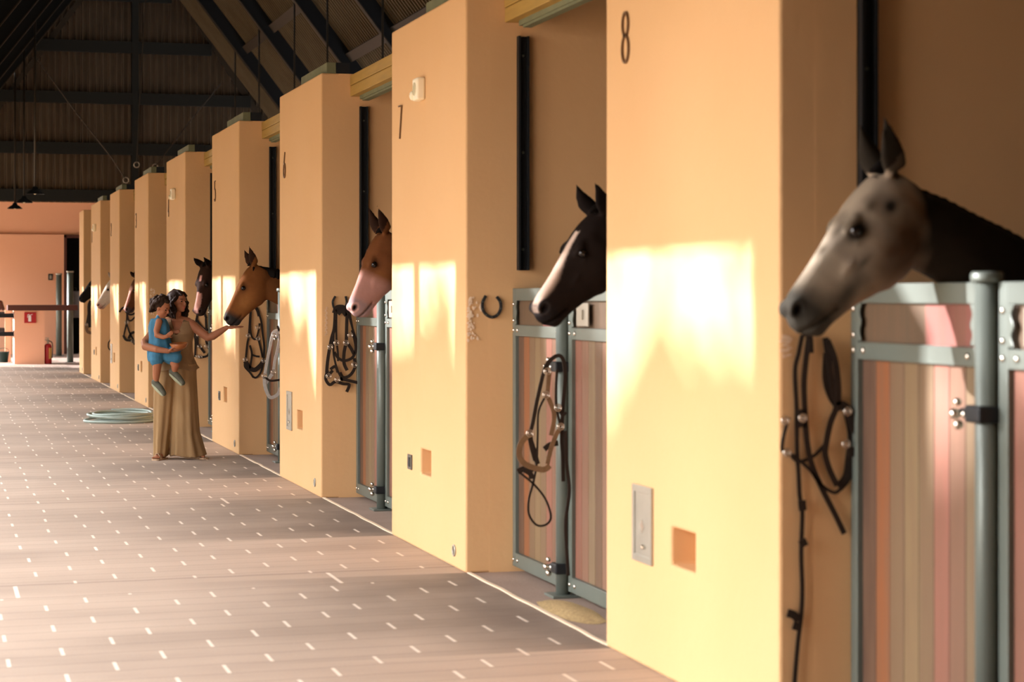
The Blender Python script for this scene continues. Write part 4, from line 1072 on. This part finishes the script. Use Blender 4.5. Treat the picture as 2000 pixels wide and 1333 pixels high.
for k in range(170):
    a = rnd.uniform(-1, 1); th = rnd.uniform(0, 2 * math.pi); r = math.sqrt(1 - a * a)
    v = Vector((a, r * math.cos(th), r * math.sin(th)))
    if v.x > .38 and v.z < .55: continue
    if v.x > .1 and v.z < -.2: continue
    if v.z < -.75: continue
    b.ball(PC(-.034 + .102 * v.x - (.02 if v.z < 0 else 0), .094 * v.y, .035 + .098 * v.z), .011 + .009 * rnd.random(), 8)
for k in range(24):
    th = rnd.uniform(-1.2, 1.2); b.ball(PC(-.085 - .02 * rnd.random(), .065 * th, -.045 - .045 * rnd.random()), .016, 8)
obj('hair', fused(b, 'hair', .006, 0), 'child_hair', co)
for p0, p1 in (((-.165, -.262, .752), (-.075, -.315, .655)), ((.000, -.24, .855), (.100, -.275, .755))):
    p0 = Vector(p0); p1 = Vector(p1); d = (p1 - p0).normalized(); dn = Vector((-d.z, 0, d.x)); dn = dn if dn.z < 0 else -dn
    b = MB(); b.limb([p0 - d * .012, p0.lerp(p1, .5) + Vector((.004, 0, .004)), p1], [.034, .033, .026]); b.limb([p0 + Vector((0, 0, .02)), p0 + Vector((0, 0, .0))], [.031, .034])
    sh = obj('shoe', fused(b, 'shoe', .006, 1), 'shoe', co)
    b = MB(); b.limb([p0 + dn * .024, p0.lerp(p1, .5) + dn * .022, p1 + dn * .016], [.022, .024, .020], 10); so = obj('sole', fused(b, 'sole', .006, 1), 'sole', sh)
# ---- bowl
br_ = bpy.data.objects.new('bowl', None)
bc = WM @ Vector((.072, -.318, 1.083))
bowl = thing('bowl', bc, 'round brown wooden bowl of feed held in the woman\'s right hand', 'bowl')
b = MB(); b.lathe([(.0, 0), (.045, .0), (.070, .018), (.088, .055), (.084, .057), (.066, .024), (.04, .010), (0, .010)], seg=32, cap=False); obj('vessel', b, 'bowl', bowl, smooth=True)
b = MB(); b.lathe([(.0, .042), (.040, .040), (.074, .036)], seg=24, cap=False); obj('feed', b, 'feed', bowl, smooth=True)['kind'] = 'stuff'
o = bowl; o.rotation_euler = (R(6), R(-4), 0)

# ================================================================= hose
hr = MB(); pts = []
ctr = (WM @ Vector((0, 0, 0)))
hc_ = Vector((2.05, 25.3, 0)); q0 = [(163, 829), (235, 815), (300, 812)]
def fl_at(x, y): d = ray(x, y); k = -EYE / d[2]; return Vector((d[0] * k, d[1] * k, 0))
cA = fl_at(240, 824)
P = []
for i in range(260):
    t = i / 259; a = t * 2 * math.pi * 6.3; r = .34 + .030 * math.sin(a * .31) + .04 * t
    ox = .05 * math.sin(a * .17); P.append(Vector((cA.x + ox + r * 1.0 * math.cos(a), cA.y + r * 1.15 * math.sin(a), .018 + .022 * int(t * 6.3) * .8 + .008 * math.sin(a * 2.3))))
for k, (x, y, z) in enumerate(((.30, .5, .12), (.0, .62, .08), (-.35, .4, .03), (-.48, .0, .018), (-.36, -.30, .018), (.0, -.45, .018), (.30, -.3, .018), (.42, .2, .018))): P.append(Vector((cA.x + x, cA.y + y, z)))
hr.tube(spline(P, 3), .017, 10)
o = obj('garden_hose', hr, 'hose', smooth=True, loc=(cA.x, cA.y, 0)); tag(o, 'pale green garden hose coiled on the paving behind the woman', 'hose')
hr = MB(); P = []
for i in range(60):
    a = i / 59 * 2 * math.pi * 1.4 - .4; P.append(Vector((cA.x - .05 + (.22 + .02 * math.sin(a * 2)) * math.cos(a), cA.y - .02 + .14 * math.sin(a), .06 + .02 * math.sin(a * 1.5))))

# ================================================================= far end furniture
def fbox(px0, px1, y0, dep, z0, z1):
    a = atY(px0, 579, y0).x; b_ = atY(px1, 579, y0).x; m = MB(); m.box(a, b_, y0, y0 + dep, z0, z1); return m
YF = 49.7
root = thing('counter', (atY(57, 579, YF).x, YF, 0), 'low salmon plastered counter with a dark red-brown top at the aisle\'s end', 'counter')
b1 = fbox(28, 87, YF, .9, 0, 1.255); b3 = MB(); b3.box(atY(15, 579, YF).x, atY(27, 579, YF).x, YF + 1.9, YF + 2.0, 0, 1.255)
o3 = obj('side_panel', b3, 'far_plaster')
o1 = obj('base', b1, 'far_plaster'); o2 = obj('worktop', fbox(15, 152, YF - .02, .7, 1.255, 1.385), 'brown_lacquer', bevel=.005); local(root, o1, o2, o3)
sgr = thing('fire_sign', (atY(59, 579, YF).x, YF, 1.09), 'square red sign with a white extinguisher symbol on the counter front', 'sign')
b = MB(); b.box(-.135, .135, -.03, 0, -.125, .125); obj('panel', b, 'red', sgr, bevel=.006)
b = MB(); b.prism([(-.045, -.031, -.09), (.02, -.031, -.09), (.02, -.031, .03), (-.0, -.031, .055), (-.03, -.031, .055), (-.045, -.031, .03)], (0, -.004, 0)); b.prism([(-.02, -.031, .055), (.05, -.031, .085), (.05, -.031, .07), (-.005, -.031, .05)], (0, -.004, 0)); b.prism([(-.05, -.031, .06), (-.055, -.031, -.0), (-.068, -.031, .0), (-.06, -.031, .075), (-.02, -.031, .085), (-.02, -.031, .07)], (0, -.004, 0)); obj('symbol', b, 'white', sgr)
ex = thing('fire_extinguisher', (atY(95, 579, YF - .2).x, YF + .12, 0), 'red fire extinguisher with a yellow label standing beside the counter', 'fire extinguisher')
b = MB(); b.lathe([(0, 0), (.085, 0), (.09, .02), (.09, .40), (.07, .455), (.03, .475), (0, .475)], seg=24, cap=False); obj('cylinder', b, 'red', ex, smooth=True)
b = MB(); b.rings([[((.0915) * math.cos(R(a)), (.0915) * math.sin(R(a)), z) for a in range(-80, -5, 8)] for z in (.12, .38)], False, False); obj('label_sticker', b, 'yellow_label', ex)
b = MB(); b.lathe([(.022, .475), (.022, .53), (.03, .53), (.03, .56), (.012, .57)], seg=12); b.box(-.07, .02, -.012, .012, .555, .575); b.box(-.06, .02, -.012, .012, .60, .615); b.box(-.01, .01, -.008, .008, .56, .61); vb = obj('valve', b, 'cover', ex)
b = MB(); b.tube(spline([(.02, -.02, .54), (.09, -.05, .50), (.105, -.07, .35), (.09, -.08, .14)], 6), .011, 8); obj('discharge_hose', b, 'black_rubber', ex, smooth=True)
for px, Y, lab in ((115, 56.3, 'thin dark steel post standing before the salmon end wall'), (137, 50.7, 'steel post standing in front of the dark doorway')):
    p = atY(px, 579, Y); r_ = thing('steel_post', (p.x, Y, 0), lab, 'post', 'posts at the aisle end')
    b = MB(); b.lathe([(.075, .0), (.075, 2.18)], seg=20); obj('tube', b, 'steel', r_, smooth=True)
    b = MB(); b.lathe([(.088, 2.16), (.088, 2.20)], seg=20); obj('cap', b, 'cover', r_, smooth=True)
    b = MB(); b.box(-.12, .12, -.12, .12, 0, .015); obj('base_plate', b, 'steel', r_)
for z, Y in ((1.145, YF + .0), (.715, YF + .0), (1.17, YF + 2.0), (.78, YF + 2.0)):
    xe_ = atY(27.5 if Y == YF else 15, 579, Y).x
    b = MB(); b.box(-1.2, xe_ - .02, Y + .02, Y + .10, z - .055, z + .045)
    o = obj('rail', b, 'dark_steel', loc=(xe_ - 1.5, Y + .06, z)); 
    rr_ = thing('barrier_rail', (xe_, Y + .06, z), ('upper' if z > 1 else 'lower') + (' dark rail running off from the counter front' if Y == YF else ' dark rail behind the counter end'), 'rail')
    local(rr_, o)
    b = MB(); b.box(xe_ - .02, xe_, Y, Y + .13, z - .09, z + .08); o = obj('end_plate', b, 'dark_steel'); local(rr_, o)
bk = atY(7, 579, 51.3)
r_ = thing('bucket', (bk.x, 51.3, 0), 'dark green bucket on the floor under the rails', 'bucket')
b = MB(); b.lathe([(0, 0), (.10, 0), (.13, .24), (.14, .24), (.14, .255), (.125, .255), (.095, .015), (0, .015)], seg=20, cap=False); obj('shell', b, 'bucket', r_, smooth=True)
b = MB(); b.tube(spline([(-.135, 0, .24), (-.08, 0, .33), (.08, 0, .33), (.135, 0, .24)], 5), .006, 6); obj('handle', b, 'steel', r_, smooth=True)
sa = atY(-2, 594, 52.0); b = MB(); b.limb([sa + Vector((-.25, 0, -.10)), sa + Vector((-.1, 0, .06)), sa + Vector((.03, 0, .02)), sa + Vector((.09, 0, -.12))], [.10, .09, .07, .05], 12)
b.limb([sa + Vector((-.08, -.12, .02)), sa + Vector((0, -.16, -.12))], [.05, .05], 10)
me = fused(b, 'saddle', .012, 2); o = obj('saddle', me, 'saddle', loc=sa); tag(o, 'brown leather saddle resting on the upper dark rail at the frame edge', 'saddle')
sw = atY(98.5, 541.5, YW); r_ = thing('wall_switch', (sw.x, YW, sw.z), 'small black switch box on the salmon end wall', 'switch')
b = MB(); b.box(-.06, .06, -.05, 0, -.085, .085); obj('housing', b, 'dark_steel', r_, bevel=.006)
b = MB(); b.box(-.03, .03, -.058, -.05, -.05, .05); obj('rocker', b, 'cover', r_)
for px, w, lab in ((131, .17, 'pale blue-grey garment hanging by the door frame in the dark doorway'), (149, .21, 'pale blue-grey garment hanging deeper in the dark doorway')):
    c = atY(px, 594, YW + .6 if px < 140 else YW + .9); b = MB(); rs = []
    for i in range(14):
        t = i / 13; z = c.z + .36 - .75 * t; ww = w * (.35 + .65 * min(1, t * 5)) * (1 + .08 * math.sin(t * 7))
        rs.append([(c.x + ww * (1 + .06 * math.sin(5 * q + 3 * t)) * math.cos(q), c.y + .07 * (1 + .3 * math.sin(4 * q + t)) * math.sin(q), z) for q in [2 * math.pi * j / 24 for j in range(24)]])
    b.rings(rs); me = b.mesh('hanging_garment')
    r_ = thing('hanging_garment', (c.x, c.y, c.z + .36), lab, 'garment', 'garments hanging in the doorway')
    o = obj('cloth', me, 'shirt', smooth=True); local(r_, o)
    b = MB(); b.tube([(c.x, c.y, c.z + .34), (c.x, c.y, c.z + .44), (c.x, YW + 1.6, c.z + .46)], .008, 6); o = obj('hook', b, 'steel'); local(r_, o)

# ================================================================= pendant lamps and rods
def pendant():
    r_ = bpy.data.objects.new('pendant_lamp', None); C.objects.link(r_)
    b = MB(); b.lathe([(.20, 0), (.195, .012), (.11, .085), (.07, .10), (.055, .15), (.03, .165), (.0, .165)], seg=24, cap=False); b.lathe([(.195, .0), (.105, .078), (0, .09)], seg=24, cap=False); obj('shade', b, 'roof_steel', r_, smooth=True)
    b = MB(); b.ball((0, 0, .04), (.04, .04, .05), 12); obj('bulb', b, 'lens', r_, smooth=True)
    return r_
lamp = pendant(); firstl = True
rodn = 0
for X, ys in ((2.1, (45.6, 51.2, 57.0)), (7.73, (36.3, 41.7, 45.7, 50.9, 55.1))):
    for i, y in enumerate(ys):
        r_ = lamp if firstl else dup(lamp); firstl = False
        z = (3.78, 3.84, 3.93)[i] if X < 3 else 3.8
        r_.location = (X, y, z)
        top = zroof(X) + .66
        b = MB(); b.tube([(0, 0, .15), (0, 0, top - z)], .022 if X < 3 else .02, 8); obj('rod', b, 'roof_flange', r_, smooth=True)
        lab = (('pendant lamp over the aisle with the brightest rim, hanging highest in view', 'middle pendant lamp of the row above the aisle', 'small pendant lamp hanging against the salmon end wall')[i]) if X < 3 else 'pendant lamp on a long rod above the stalls, hidden below the pillar tops at %d m' % 0
        if X > 3: lab = ('pendant lamp rod dropping behind the beam beside pillar seven', 'pendant lamp rod dropping behind the top of pillar six', 'pendant lamp rod dropping behind the front of pillar six', 'pendant lamp rod dropping to the beam beside pillar five', 'pendant lamp rod dropping onto the corner of pillar five')[i]
        tag(r_, lab, 'lamp', 'pendant lamps under the roof')
for i, (pp, lab) in enumerate(((((70, 112), (150, 222), (218, 308), (246, 352)), 'thin steel tie rod slanting down from the aisle side of the roof'), (((432, 163), (370, 238), (303, 326)), 'thin steel tie rod slanting down from the stall side of the roof'), (((286, -30), (273, 190), (267, 322)), 'thin hanging cable below the ridge with a ring at its end'))):
    Y = 54.1; b = MB(); b.tube([atY(x, y, Y) for x, y in pp], .014, 6); o = obj('tie_rod', b, 'roof_flange', loc=atY(*pp[-1], Y)); tag(o, lab, 'tie rod', 'tie rods under the roof')
    c = atY(*pp[-1], Y); b = MB(); b.torus(c - o.location, .07, .014, (0, 1, 0)); obj('turnbuckle', b, 'cover', o)
